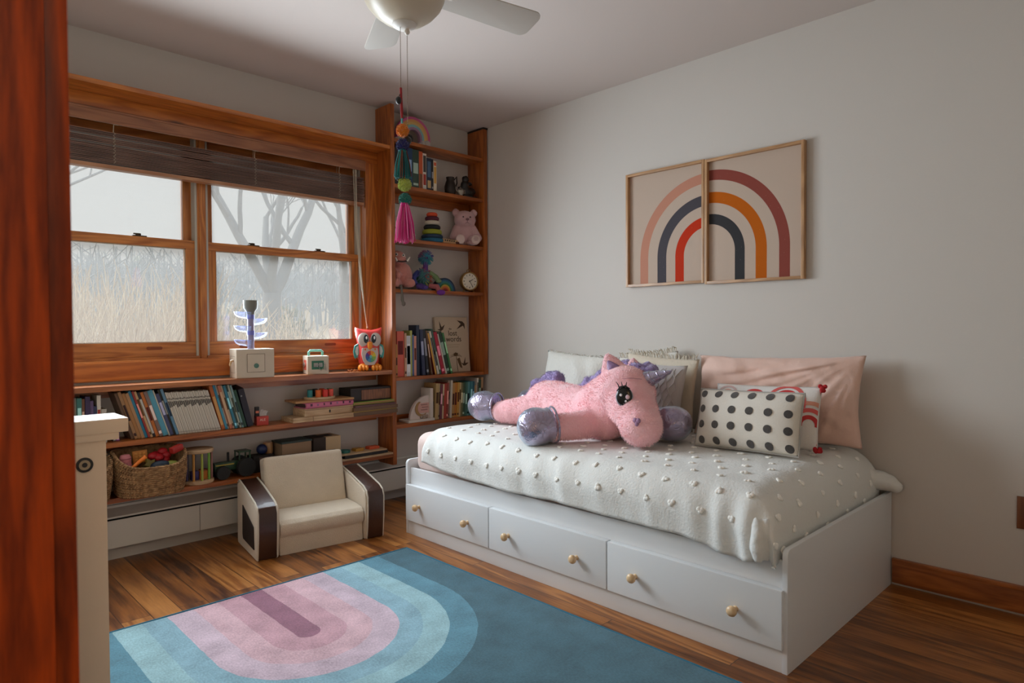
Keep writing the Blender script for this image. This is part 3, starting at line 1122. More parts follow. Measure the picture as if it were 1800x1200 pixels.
def cap(m, a, b, r0, r1, n=9, sq=(1, 1, 1)):
    a, b = Vector(a), Vector(b)
    for k in range(n):
        t = k / (n - 1)
        m.sphere(a.lerp(b, t), r0 + (r1 - r0) * t, sq, 18, 10)
m = MB()
# trunk: haunch, barrel, chest
m.sphere((-.47, -1.15, .665), .125, (1.0, 1.05, .95), 26, 16)
cap(m, (-.48, -1.18, .665), (-.52, -1.40, .66), .122, .112, 6)
cap(m, (-.52, -1.40, .655), (-.58, -1.60, .645), .112, .108, 6)
m.sphere((-.60, -1.62, .640), .102, (1, 1.05, .9), 24, 14)
# neck and head
cap(m, (-.55, -1.52, .70), (-.57, -1.68, .76), .095, .12, 6)
m.sphere((-.575, -1.715, .765), .128, (1.0, 1.08, .98), 28, 18)
cap(m, (-.60, -1.76, .735), (-.66, -1.855, .655), .115, .088, 6)
m.sphere((-.665, -1.865, .640), .092, (1.0, 1.02, .98), 26, 16)
# hind leg near the camera, stretched out to the left
cap(m, (-.60, -.925, .612), (-.52, -1.12, .635), .058, .085, 7)
# hind leg behind the body
cap(m, (-.30, -.90, .615), (-.40, -1.10, .64), .055, .08, 6)
# front leg towards the camera
cap(m, (-.845, -1.515, .612), (-.70, -1.585, .622), .060, .066, 6)
cap(m, (-.70, -1.585, .622), (-.58, -1.58, .645), .066, .08, 5)
# other front leg, under the head to the right
cap(m, (-.47, -1.80, .618), (-.52, -1.62, .635), .06, .08, 6)
# ears, broad side turned to the room
EAR = Matrix.Rotation(R(38), 4, 'Z')
for b0, tip, wd in (((-.590, -1.672, .846), (-.600, -1.632, .940), .060), ((-.47, -1.69, .846), (-.44, -1.665, .915), .040)):
    for k in range(14):
        t = k / 13
        m.sphere(Vector(b0).lerp(Vector(tip), t), wd * (1 - t) ** .75 + .008, (.38, 1, 1), 16, 10, EAR)
bmesh.ops.translate(m.bm, vec=-Vector(uni.location), verts=m.bm.verts[:])
body = remeshed('body', m, M_plush, uni, .007, 10, (.0022, 24))
def fur(name, src, mat, n, ln, w, seed, parent, keep=None):
    """short pile standing on a skin"""
    rnd = random.Random(seed)
    me = src.data
    polys = me.polygons
    acc, tot = [], 0.0
    for p in polys:
        tot += p.area
        acc.append(tot)
    import bisect
    bm = bmesh.new()
    for k in range(n):
        p = polys[min(bisect.bisect(acc, rnd.random() * tot), len(polys) - 1)]
        vs_ = [me.vertices[i].co for i in p.vertices]
        a, b = rnd.random(), rnd.random()
        if a + b > 1:
            a, b = 1 - a, 1 - b
        c = vs_[0] + (vs_[1] - vs_[0]) * a + (vs_[-1] - vs_[0]) * b
        nrm = p.normal
        f_ = Vector((noise.noise(c * 14), noise.noise(c * 14 + Vector((9, 0, 0))), noise.noise(c * 14 + Vector((0, 9, 0))) - .5))
        d = (nrm * .8 + f_ * .9 + Vector((rnd.uniform(-1, 1), rnd.uniform(-1, 1), rnd.uniform(-1, 1))) * .35).normalized()
        side = d.cross(nrm)
        if side.length < 1e-3:
            side = nrm.orthogonal()
        side.normalize()
        l_ = ln * rnd.uniform(.6, 1.15)
        if keep is not None and (c + d * l_).z < keep:
            continue
        v = [bm.verts.new(c - nrm * .001 - side * w), bm.verts.new(c - nrm * .001 + side * w), bm.verts.new(c + d * l_)]
        bm.faces.new(v)
    return mesh_obj(name, bm, mat, parent, sharp=180)
fur('fur', body, M_pile, 42000, .0105, .0011, 3, uni)

def hoof(c, ax, r, ln, sc=1.0):
    """padded foil shoe; ax points from the leg outwards"""
    ax = Vector(ax).normalized()
    m = MB()
    q = ax.to_track_quat('Z', 'Y').to_matrix().to_4x4()
    prof = [(r * .84, -ln * .46), (r * .93, -ln * .38)] + [(r * 1.03 * math.cos(t) ** .8, ln * .52 * math.sin(t)) for t in [R(d) for d in (-32, -15, 0, 12, 24, 36, 48, 60, 70, 80)]] + [(0, ln * .52)]
    m.lathe(prof, 36, (0, 0, 0), None)
    for v in m.bm.verts:
        n = noise.noise(v.co * 26 + Vector(c) * 7)
        v.co += v.co.normalized() * n * .0035
    m.tube([(r * .93 * math.cos(t), r * .93 * math.sin(t), -ln * .5) for t in [2 * PI * k / 30 for k in range(31)]], .005, 6, False)
    bmesh.ops.transform(m.bm, matrix=Matrix.Translation(Vector(c) - uni.location) @ q, verts=m.bm.verts[:])
    h = mesh_obj('hoof', m, M_foil, uni, sharp=60)
    h['label'] = 'shiny lilac hoof'
hoof((-.62, -.800, .634), (-.32, 1, .0), .080, .165)
hoof((-.905, -1.470, .618), (-1, .55, -.12), .086, .165)
hoof((-.465, -1.895, .630), (.1, -1, .0), .078, .165)
hoof((-.275, -.815, .630), (.2, 1, .05), .072, .15)

# inner ear
m = MB()
for k in range(10):
    t = k / 9
    m.sphere(Vector((-.6115, -1.687, .862)).lerp(Vector((-.616, -1.652, .908)), t), .030 * (1 - t) ** .8 + .004, (.30, 1, 1), 14, 8, EAR)
wpart('inner_ear', m, flat('lilac_satin', (142, 112, 150), .45, bump=.5, bscale=40), uni)
# horn, twisted
m = MB()
A, B = Vector((-.545, -1.815, .828)), Vector((-.535, -1.935, .872))
m.tube([A.lerp(B, k / 12) for k in range(13)], [.036 * (1 - k / 12) ** .9 + .003 for k in range(13)], 16)
pts = []
for k in range(70):
    t = k / 69
    p = A.lerp(B, t)
    d = (B - A).normalized(); a_ = d.orthogonal().normalized(); b_ = d.cross(a_)
    r = .036 * (1 - t) ** .9 + .003
    pts.append(p + (a_ * math.cos(t * 22) + b_ * math.sin(t * 22)) * r)
m.tube(pts, .0035, 5)
wpart('horn', m, M_foil, uni, 'shiny lilac twisted horn')
# mane and tail of curls
def curls(name, path, r0, r1, n, seed, spread_=.035):
    rnd = random.Random(seed)
    m = MB()
    P = [Vector(p) for p in path]
    for k in range(n):
        t = k / (n - 1) * (len(P) - 1)
        i = min(int(t), len(P) - 2)
        c = P[i].lerp(P[i + 1], t - i)
        for q in range(4):
            off = Vector((rnd.uniform(-1, 1), rnd.uniform(-1, 1), rnd.uniform(-1, 1))) * spread_
            m.sphere(c + off, rnd.uniform(r0, r1), (1, 1, 1), 10, 7)
    bmesh.ops.translate(m.bm, vec=-Vector(uni.location), verts=m.bm.verts[:])
    o = remeshed(name, m, M_lilac, uni, .007, 1, (.006, 60))
    fur('curl_pile', o, M_lilac, 5000, .012, .0012, seed, o)
    return o
curls('mane', [(-.50, -1.80, .848), (-.475, -1.74, .858), (-.45, -1.66, .860), (-.44, -1.56, .845), (-.43, -1.46, .795), (-.44, -1.38, .765)], .018, .03, 26, 2, .026)
curls('tail', [(-.40, -1.14, .775), (-.385, -1.08, .775), (-.37, -1.02, .735), (-.36, -.95, .67), (-.35, -.90, .62)], .022, .034, 22, 3, .028)
# eye, brow, lashes, nostril on the side of the face turned to the camera
def on_head(y, z, off=.0):
    """point on the camera side of the head skin"""
    bv = body.data.vertices
    L_ = Vector(uni.location)
    best = None
    for v in bv:
        p = v.co + L_
        d = (p.y - y) ** 2 + (p.z - z) ** 2
        if d < .00022 and p.x < -.55:
            if best is None or p.x < best:
                best = p.x
    return Vector((best - off if best is not None else -.69 - off, y, z))
EY, EZ = -1.812, .765
ec = on_head(EY, EZ)
fd = Vector((-.86, -.42, .10)).normalized()
Q = Matrix.Translation(ec - Vector(uni.location)) @ fd.to_track_quat('Z', 'Y').to_matrix().to_4x4()
def eye_part(name, cx, cy, rx, ry, dz, mat, th=.006):
    m = MB(); m.sphere((cx, cy, dz), 1, (rx, ry, th), 24, 12)
    bmesh.ops.transform(m.bm, matrix=Q, verts=m.bm.verts[:])
    return mesh_obj(name, m, mat, uni)
eye_part('eye_rim', 0, -.003, .038, .044, .002, flat('eye_rim_grey', (150, 148, 158), .6)), 
eye_part('eye', 0, 0, .034, .041, .006, flat('eye_black', (14, 12, 14), .15))
M_hl = flat('eye_white', (235, 228, 232), .4)
eye_part('eye_highlight', .015, -.002, .009, .010, .0125, flat('eye_pink', (212, 180, 190), .4), .003)
eye_part('eye_highlight', -.014, .006, .006, .006, .0125, M_hl, .003)
eye_part('eye_highlight', .008, -.020, .0045, .005, .0125, M_hl, .003)
m = MB()
for k, (x0, dx) in enumerate(((-.022, -.010), (-.008, -.004), (.006, .002))):
    m.tube([(x0, .036, .008), (x0 + dx * .5, .050, .009), (x0 + dx * 1.6, .063, .006)], [.003, .0022, .001], 6)
m.tube([(-.033, .022, .008), (-.018, .040, .010), (.004, .045, .010), (.024, .034, .008)], [.002, .004, .004, .002], 6)
bmesh.ops.transform(m.bm, matrix=Q, verts=m.bm.verts[:])
mesh_obj('eyelashes', m, flat('lash_black', (20, 18, 20), .6), uni)
m = MB()
b0, b1 = on_head(-1.775, .838, .002), on_head(-1.838, .836, .002)
m.tube([b0, on_head(-1.808, .841, .003), b1], .0010, 6)
wpart('brow', m, flat('brow_thread', (170, 110, 124), .8), uni)
m = MB()
nc = on_head(-1.90, .668, -.004)
for dy in (-.008, .008):
    m.sphere(nc + Vector((0, dy, .005)), .011, (.6, 1, 1), 14, 10)
m.sphere(nc + Vector((0, 0, -.008)), .011, (.6, .9, 1.1), 14, 10)
wpart('nostril', m, flat('lilac_felt', (146, 110, 140), .8), uni)

uni.location.z += UNI_LIFT
# ------------------------------------------------------------------ child's armchair
sf = thing('kids_armchair', 'small cream plush child armchair with brown vinyl arm bands on the floor', 'armchair', (-1.435, -.368, 0), R(-8.3))
M_crm = flat('cream_plush', (220, 204, 182), .95, bump=.9, bscale=260, sheen=.4, spec=.1, var=.08, vscale=14)
M_vin = flat('brown_vinyl', (62, 34, 22), .38, bump=.3, bscale=60, coat=.2)
M_patch = flat('dark_brown_mesh', (42, 28, 22), .8)
def soft_box(x0, x1, y0, y1, z0, z1, bev, M=None, seg=4):
    m = MB(); m.box(x0, x1, y0, y1, z0, z1, bev, M, seg)
    return m
# seat base and overhanging seat cushion
m = MB()
m.prism([(-.18, 0), (-.175, .085), (-.188, .098), (-.196, .120), (-.192, .148), (-.172, .166), (-.10, .172), (.10, .168), (.16, .16), (.165, .0)], .418, Matrix.Translation((-.209, 0, 0)) @ Matrix.Rotation(PI / 2, 4, 'Z') @ Matrix.Scale(-1, 4, (0, 1, 0)), .006)
so = mesh_obj('seat', m, M_crm, sf, sharp=60)
m = MB()
m.box(-.207, .207, -.045, .045, 0, .275, .026, Matrix.Translation((0, .065, .150)) @ Matrix.Rotation(R(-14), 4, 'X'), 4)
mesh_obj('backrest', m, M_crm, sf, sharp=60)
m = MB()
m.box(-.204, .204, -.006, .006, .0, .27, .005, Matrix.Translation((0, .113, .150)) @ Matrix.Rotation(R(-14), 4, 'X'))
m.box(-.30, .30, .085, .160, .0, .20, .02)
mesh_obj('back_shell', m, M_vin, sf)
for sd_, nm in ((-1, 'l'), (1, 'r')):
    # arm outline seen from the side: (y, z)
    out = [(-.190, .0), (-.204, .12), (-.206, .215), (-.192, .243), (-.155, .262), (.02, .300), (.13, .318), (.165, .30), (.17, .0)]
    x0, x1 = (.214, .318)
    Mx = Matrix.Translation((sd_ * (x0 if sd_ > 0 else x0), 0, 0)) @ Matrix.Rotation(PI / 2, 4, 'Z') @ Matrix.Scale(-1, 4, (0, 1, 0))
    def arm_prism(a, b, shr=0.0, bev=.008, pts=out):
        m = MB()
        pl = [(y + (shr if y < 0 else -shr), z - (shr if z > .05 else 0)) for y, z in pts]
        lo, hi = (a, b) if sd_ > 0 else (-b, -a)
        m.prism(pl, hi - lo, Matrix(((0, 1, 0, lo), (1, 0, 0, 0), (0, 0, 1, 0), (0, 0, 0, 1))), bev)
        return m
    arm = mesh_obj('arm', arm_prism(x0, x1, .004, .010), M_crm, sf, sharp=60)
    band = arm_prism(x0 + .012, x1 - .006, -.0025, .003, [(-.192, .004), (-.204, .12), (-.206, .215), (-.192, .243), (-.155, .262), (.02, .300), (.13, .318), (.165, .30), (.166, .02)])
    mesh_obj('arm_band', band, M_vin, sf, sharp=50)
    pp = MB()
    for xx in (x0 + .012, x1 - .005):
        pp.tube([(sd_ * xx, y, z + .003) for y, z in out[:-1]], .0045, 6)
    mesh_obj('piping', pp, flat('cream_piping', (206, 196, 180), .9), sf)
    if sd_ < 0:
        pl = [(-.155, .045), (-.150, .150), (.045, .215), (.050, .070), (.04, .05)]
        m = MB()
        m.prism(pl, .006, Matrix(((0, 1, 0, -x1 - .004), (1, 0, 0, 0), (0, 0, 1, 0), (0, 0, 0, 1))), .002)
        mesh_obj('side_pocket', m, M_patch, sf)

# ------------------------------------------------------------------ rug
def rug_mat():
    m, t, b = _new('rainbow_rug')
    L, Nn = t.links.new, t.nodes.new
    tcn = Nn('ShaderNodeTexCoord')
    wob = Nn('ShaderNodeTexNoise'); wob.inputs['Scale'].default_value = 16; wob.inputs['Detail'].default_value = 3
    L(tcn.outputs['Object'], wob.inputs['Vector'])
    s = Nn('ShaderNodeSeparateXYZ'); L(tcn.outputs['Object'], s.inputs[0])
    # object origin sits at the centre of the arches (straight above, round below)
    mn = Nn('ShaderNodeMath'); mn.operation = 'MINIMUM'; mn.inputs[1].default_value = 0
    L(s.outputs['Y'], mn.inputs[0])
    cb = Nn('ShaderNodeCombineXYZ'); L(s.outputs['X'], cb.inputs['X']); L(mn.outputs[0], cb.inputs['Y'])
    ln = Nn('ShaderNodeVectorMath'); ln.operation = 'LENGTH'; L(cb.outputs[0], ln.inputs[0])
    wm = Nn('ShaderNodeMath'); wm.operation = 'MULTIPLY_ADD'; wm.inputs[1].default_value = .010; 
    L(wob.outputs[0], wm.inputs[0]); L(ln.outputs['Value'], wm.inputs[2])
    sb = Nn('ShaderNodeMath'); sb.operation = 'SUBTRACT'; sb.inputs[1].default_value = .005
    L(wm.outputs[0], sb.inputs[0])
    rp = Nn('ShaderNodeValToRGB'); rp.color_ramp.interpolation = 'CONSTANT'
    bands = [(0, (140, 94, 112)), (.042, (184, 142, 152)), (.13, (196, 160, 168)), (.22, (190, 168, 180)), (.315, (128, 164, 178)), (.40, (142, 178, 186)), (.495, (84, 132, 150)), (.595, (60, 98, 112))]
    e = rp.color_ramp.elements
    while len(e) < len(bands):
        e.new(.5)
    for q, (p, c) in zip(e, bands):
        q.position = p
        q.color = srgb(*c)
    L(sb.outputs[0], rp.inputs[0])
    n = Nn('ShaderNodeTexNoise'); n.inputs['Scale'].default_value = 120; n.inputs['Detail'].default_value = 5
    mp = Nn('ShaderNodeMapping'); mp.inputs['Scale'].default_value = (1.5, .8, 1)
    L(tcn.outputs['Object'], mp.inputs[0]); L(mp.outputs[0], n.inputs['Vector'])
    n3 = Nn('ShaderNodeTexNoise'); n3.inputs['Scale'].default_value = 9; n3.inputs['Detail'].default_value = 3
    L(tcn.outputs['Object'], n3.inputs['Vector'])
    nm = Nn('ShaderNodeMath'); nm.operation = 'ADD'; L(n.outputs[0], nm.inputs[0]); L(n3.outputs[0], nm.inputs[1])
    mr = Nn('ShaderNodeMapRange'); mr.inputs['From Min'].default_value = .6; mr.inputs['From Max'].default_value = 1.4; mr.inputs['To Min'].default_value = .62; mr.inputs['To Max'].default_value = 1.32
    L(nm.outputs[0], mr.inputs['Value'])
    mx = Nn('ShaderNodeVectorMath'); mx.operation = 'SCALE'
    L(rp.outputs[0], mx.inputs[0]); L(mr.outputs[0], mx.inputs['Scale'])
    L(mx.outputs[0], b.inputs['Base Color'])
    b.inputs['Roughness'].default_value = .95
    b.inputs['Specular IOR Level'].default_value = .1
    b.inputs['Sheen Weight'].default_value = .25
    bp = Nn('ShaderNodeBump'); bp.inputs['Strength'].default_value = .4; bp.inputs['Distance'].default_value = .003
    n4 = Nn('ShaderNodeTexNoise'); n4.inputs['Scale'].default_value = 260
    L(tcn.outputs['Object'], n4.inputs['Vector']); L(n4.outputs[0], bp.inputs['Height']); L(bp.outputs[0], b.inputs['Normal'])
    return m
RGX, RGY = -1.95, -1.35
m = MB()
def rugz(x, y):
    return .008 + .0012 * noise.noise(Vector((x * 5, y * 3, 0))) + .0015 * noise.noise(Vector((x * 2 + y * 7, y * 2, 5)))
X0, X1, Y0, Y1 = -2.713, -1.187, -3.30, -.860
m.grid(90, 120, lambda u, v: (lambda x, y: Vector((x - RGX, y - RGY, rugz(x, y))))(X0 + (X1 - X0) * u, Y0 + (Y1 - Y0) * v))
rug = mesh_obj('rug', m, rug_mat(), None, (RGX, RGY, 0), sharp=180)
tag(rug, 'blue flatweave rug with nested pink and blue arches on the floor', 'rug')
m = MB()
ed = []
for k in range(61): ed.append((X0 + (X1 - X0) * k / 60, Y1))
for k in range(1, 81): ed.append((X1, Y1 + (Y0 - Y1) * k / 80))
for k in range(1, 61): ed.append((X1 + (X0 - X1) * k / 60, Y0))
for k in range(1, 81): ed.append((X0, Y0 + (Y1 - Y0) * k / 80))
m.tube([(x - RGX, y - RGY, .0055) for x, y in ed], .0052, 6, False)
mesh_obj('bound_edge', m, flat('teal_binding', (44, 104, 128), .9, bump=.6, bscale=300), rug)

# ------------------------------------------------------------------ painted bed end beside the doorway
M_pw = flat('warm_lit_white_paint', (234, 202, 172), .5, bump=.12, bscale=70, var=.03, vscale=18)  # white paint with the warm hall light put into its colour
bp_ = thing('bed_end', 'white painted wooden bed end with a square post and flat cap near the doorway', 'bed frame', (-2.664, -1.565, 0))
m = MB(); m.box(-.050, .050, -.028, .04, .013, .800, .003); mesh_obj('post', m, M_pw, bp_)
m = MB(); m.box(-.078, .078, -.034, .085, .797, .817, .003); mesh_obj('moulding', m, M_pw, bp_)
m = MB(); m.box(-.285, .099, -.037, .100, .815, .851, .004); mesh_obj('top_cap', m, M_pw, bp_)
m = MB(); m.box(-.285, -.050, -.010, .022, .30, .815, .002); mesh_obj('end_panel', m, M_pw, bp_)
m = MB(); m.box(-.285, -.215, -.028, .04, .0, .800, .003); mesh_obj('post', m, M_pw, bp_)
m = MB()
Mr = Matrix.Rotation(PI / 2, 4, 'X')
m.mat(0).lathe([(.0185, 0), (.0185, .003), (.013, .004), (.013, .002), (0, .002)], 28, (0.002, -.028, .741), Mr)
m.mat(1).lathe([(.0125, .002), (.0125, .0035), (.006, .0035)], 24, (0.002, -.028, .741), Mr, False)
m.mat(0).lathe([(.0058, .002), (.0058, .004), (0, .004)], 20, (0.002, -.028, .741), Mr)
mesh_obj('bolt_cover', m, [flat('black_ring', (38, 32, 28), .5), flat('tan_ring', (176, 150, 118), .5)], bp_)

# ------------------------------------------------------------------ framed prints
def print_mat(name, base, rings):
    """paper with half-rainbow bands: rings are (r0, r1, colour); local y grows to the left of the viewer, arch centre at the object origin"""
    m, t, b = _new(name)
    L, Nn = t.links.new, t.nodes.new
    tcn = Nn('ShaderNodeTexCoord')
    s = Nn('ShaderNodeSeparateXYZ'); L(tcn.outputs['Object'], s.inputs[0])
    mxz = Nn('ShaderNodeMath'); mxz.operation = 'MAXIMUM'; mxz.inputs[1].default_value = 0
    L(s.outputs['Z'], mxz.inputs[0])
    cb = Nn('ShaderNodeCombineXYZ'); L(s.outputs['Y'], cb.inputs['X']); L(mxz.outputs[0], cb.inputs['Y'])
    ln = Nn('ShaderNodeVectorMath'); ln.operation = 'LENGTH'; L(cb.outputs[0], ln.inputs[0])
    rp = Nn('ShaderNodeValToRGB'); rp.color_ramp.interpolation = 'CONSTANT'
    stops = [(0, base)]
    for r0, r1, c in rings:
        stops += [(r0, c), (r1, base)]
    e = rp.color_ramp.elements
    while len(e) < len(stops):
        e.new(.5)
    for q, (p, c) in zip(e, stops):
        q.position = p
        q.color = srgb(*c)
    L(ln.outputs['Value'], rp.inputs[0])
    v = Nn('ShaderNodeTexVoronoi'); v.inputs['Scale'].default_value = 55
    L(tcn.outputs['Object'], v.inputs['Vector'])
    lt = Nn('ShaderNodeMath'); lt.operation = 'LESS_THAN'; lt.inputs[1].default_value = .055
    L(v.outputs['Distance'], lt.inputs[0])
    ml = Nn('ShaderNodeMath'); ml.operation = 'MULTIPLY'; ml.inputs[1].default_value = .5; L(lt.outputs[0], ml.inputs[0])
    mx = Nn('ShaderNodeMix'); mx.data_type = 'RGBA'
    L(ml.outputs[0], mx.inputs['Factor']); L(rp.outputs[0], mx.inputs['A']); mx.inputs['B'].default_value = srgb(*base)
    L(mx.outputs['Result'], b.inputs['Base Color'])
    b.inputs['Roughness'].default_value = .7
    b.inputs['Specular IOR Level'].default_value = .12
    return m
PAPER = (188, 168, 152)
M_oakf = wood('oak_frame', (150, 108, 70), (190, 146, 102), 'z', coat=.1, seed=3.7, ring=12)
M_oakh = wood('oak_frame_rail', (150, 108, 70), (190, 146, 102), 'y', coat=.1, seed=3.9, ring=12)
def picture(y0, y1, z0, z1, label, rings, yc, zc):
    fr = thing('framed_print', label, 'picture', (0, (y0 + y1) / 2, (z0 + z1) / 2))
    w = .014
    m = MB()
    m.mat(0).box(-.030, -.002, y0, y0 + w, z0, z1, .0015)
    m.mat(0).box(-.030, -.002, y1 - w, y1, z0, z1, .0015)
    m.mat(1).box(-.030, -.002, y0 + w, y1 - w, z0, z0 + w, .0015)
    m.mat(1).box(-.030, -.002, y0 + w, y1 - w, z1 - w, z1, .0015)
    wpart('frame', m, [M_oakf, M_oakh], fr)
    m = MB(); m.box(-.008, -.004, y0 + w * .6 - yc, y1 - w * .6 - yc, z0 + w * .6 - zc, z1 - w * .6 - zc)
    o = mesh_obj('print', m, print_mat('rainbow_print_paper', PAPER, rings), fr, (0, yc - (y0 + y1) / 2, zc - (z0 + z1) / 2))
    o['label'] = 'printed paper with rainbow bands'
ZA = 1.452
picture(-1.8045, -1.327, 1.299, 1.919, 'left framed print with half a rainbow of pink, grey and red bands', [(.137, .188, (184, 48, 16)), (.246, .297, (72, 68, 74)), (.356, .407, (186, 130, 108))], -1.819, ZA - .008)
picture(-2.300, -1.8075, 1.292, 1.915, 'right framed print with half a rainbow of grey, orange and dusty red bands', [(.137, .188, (54, 53, 55)), (.246, .297, (180, 90, 8)), (.356, .407, (134, 66, 56))], -1.819, ZA)

# ------------------------------------------------------------------ ceiling fan
fan = thing('ceiling_fan', 'white ceiling fan with a frosted bowl light over the middle of the room', 'ceiling fan', (-1.672, -1.566, 2.44))
M_fan = flat('fan_white', (214, 208, 200), .5)
M_bowl = flat('alabaster_glass', (198, 186, 166), .35, var=.06, vscale=9)
m = MB(); m.lathe([(.075, -.055), (.085, -.03), (.085, 0)], 36); mesh_obj('canopy', m, M_fan, fan)
m = MB(); m.lathe([(.06, -.185), (.105, -.175), (.125, -.14), (.125, -.09), (.10, -.06), (.07, -.05)], 40); mesh_obj('motor_housing', m, M_fan, fan)
m = MB()
pr = [(.030, -.298), (.045, -.293), (.075, -.280), (.105, -.258), (.130, -.230), (.142, -.205), (.145, -.188), (.138, -.182)]
m.lathe(pr, 48); mesh_obj('light_bowl', m, M_bowl, fan)
m = MB(); m.lathe([(0, -.312), (.014, -.312), (.030, -.306), (.040, -.300), (.044, -.294), (.040, -.288), (.02, -.286)], 36); mesh_obj('bowl_cap', m, M_fan, fan)
m = MB(); m.lathe([(0, -.332), (.004, -.331), (.0095, -.324), (.0095, -.316), (.007, -.313), (.008, -.309)], 18, (.006, -.008, 0)); mesh_obj('finial', m, M_fan, fan)
for k in range(5):
    ang = R(-8 + 74 * k if k < 2 else -8 + 72 * k)
    m = MB()
    pts = []
    r0, r1 = .165, .575
    n = 8
    prof = [(r0, -.052), (r1 - .05, -.068)]
    poly = [(r0, -.058), (r1 - .035, -.066)] + [(r1 - .035 + .035 * math.sin(t), -.031 - .035 * math.cos(t)) for t in (R(20), R(45), R(70), R(90))] + [(r1 - .035 + .035 * math.cos(t), .041 + .035 * math.sin(t)) for t in (0, R(20), R(45), R(70), R(90))] + [(r0, .058)]
    m.prism(poly, .006, Matrix.Rotation(ang, 4, 'Z') @ Matrix.Translation((0, 0, -.150)) @ Matrix.Rotation(R(-15), 4, 'X') @ Matrix.Rotation(PI / 2, 4, 'X'), .0015)
    bo = mesh_obj('blade', m, flat('fan_blade_white', (196, 190, 182), .45), fan)
    m = MB(); m.box(.10, .20, -.018, .018, -.152, -.146, .002, Matrix.Rotation(ang, 4, 'Z') @ Matrix.Rotation(R(6), 4, 'X'))
    bi = mesh_obj('blade_bracket', m, M_fan, fan)
M_chain = flat('brass_bead_chain', (120, 98, 74), .35, .7)
def bead_chain(x, y, z0, z1):
    m = MB()
    z = z0
    while z > z1:
        m.sphere((x, y, z), .0017, (1, 1, 1), 6, 4)
        z -= .0052
    m.tube([(x, y, z0), (x, y, z1)], .0006, 4)
    return m
mesh_obj('pull_chain', bead_chain(-.019, -.003, -.30, -.520), M_chain, fan)
mesh_obj('pull_chain', bead_chain(.006, -.008, -.33, -.700), M_chain, fan)
m = MB(); m.sphere((.006, -.008, -.70), .013, (1, 1, 1.1), 16, 10)
mesh_obj('chain_knob', m, flat('dark_wood_ball', (30, 24, 20), .4), fan)

# yarn ornament on the left chain
tz = thing('pompom_ornament', 'colourful yarn pompom and tassel ornament hanging from the fan chain', 'ornament', (-1.691, -1.569, 1.914))
def pom(c, r, col, name):
    rnd = random.Random(int(r * 1e5))
    m = MB()
    m.sphere(c, r * .86, (1, 1, 1), 20, 12)
    for k in range(260):
        d = Vector((rnd.gauss(0, 1), rnd.gauss(0, 1), rnd.gauss(0, 1))).normalized()
        p = Vector(c) + d * r * .8
        m.tube([p, Vector(c) + d * r * rnd.uniform(.97, 1.05)], [.0022, .0010], 4)
    mesh_obj(name, m, flat(name, col, .95, sheen=.5, spec=.1), tz)
def tassel(c, ln, r0, r1, cols, name, n=90):
    rnd = random.Random(int(ln * 1e4))
    m = MB()
    for k in range(n):
        a = rnd.uniform(0, 2 * PI); q = math.sqrt(rnd.random())
        l_ = ln * rnd.uniform(.93, 1.05)
        p0 = Vector((r0 * q * math.cos(a), r0 * q * math.sin(a), 0))
        p1 = Vector((r1 * .85 * q * math.cos(a), r1 * .85 * q * math.sin(a), -l_ * .55))
        p2 = Vector((r1 * q * math.cos(a) + rnd.uniform(-.003, .003), r1 * q * math.sin(a) + rnd.uniform(-.003, .003), -l_))
        m.mat(k % len(cols))
        m.tube([Vector(c) + p for p in (p0, p1, p2)], [.0018, .0020, .0016], 5)
    m.mat(0).sphere(c, r0 * 1.15, (1, 1, .8), 14, 8)
    mesh_obj(name, m, [flat(name + '_%d' % i, cc, .9, sheen=.4, spec=.1) for i, cc in enumerate(cols)], tz)
m = MB()
m.tube([(0, 0, .006), (.001, 0, -.03), (.003, 0, -.07), (.004, 0, -.10)], [.0042, .0045, .0052, .004], 8)
mesh_obj('wrapped_cord', m, flat('red_cord', (150, 34, 40), .8), tz)
m = MB()
m.tube([(.004, 0, -.098), (.004, 0, -.118)], .0035, 8)
mesh_obj('cord_bead', m, flat('aqua_cord', (90, 168, 172), .8), tz)
m = MB(); m.sphere((-.010, 0, -.040), .0105, (1, 1, 1.3), 12, 8); m.tube([(0, 0, -.012), (-.006, 0, -.022), (-.010, 0, -.034)], .0016, 5)
mesh_obj('bell', m, flat('black_charm', (22, 20, 20), .5), tz)
pom((.006, 0, -.142), .0235, (214, 124, 30), 'orange_pompom')
pom((.006, 0, -.194), .0245, (34, 34, 96), 'navy_pompom')
tassel((.006, 0, -.212), .098, .013, .030, [(22, 112, 112), (30, 130, 128), (18, 92, 98), (110, 54, 34)], 'teal_tassel')
pom((.013, 0, -.330), .0250, (170, 184, 84), 'lime_pompom')
pom((.014, 0, -.382), .0235, (24, 112, 104), 'green_pompom')
tassel((.012, 0, -.398), .132, .013, .036, [(208, 40, 130), (224, 66, 150), (232, 130, 186)], 'pink_tassel', 120)
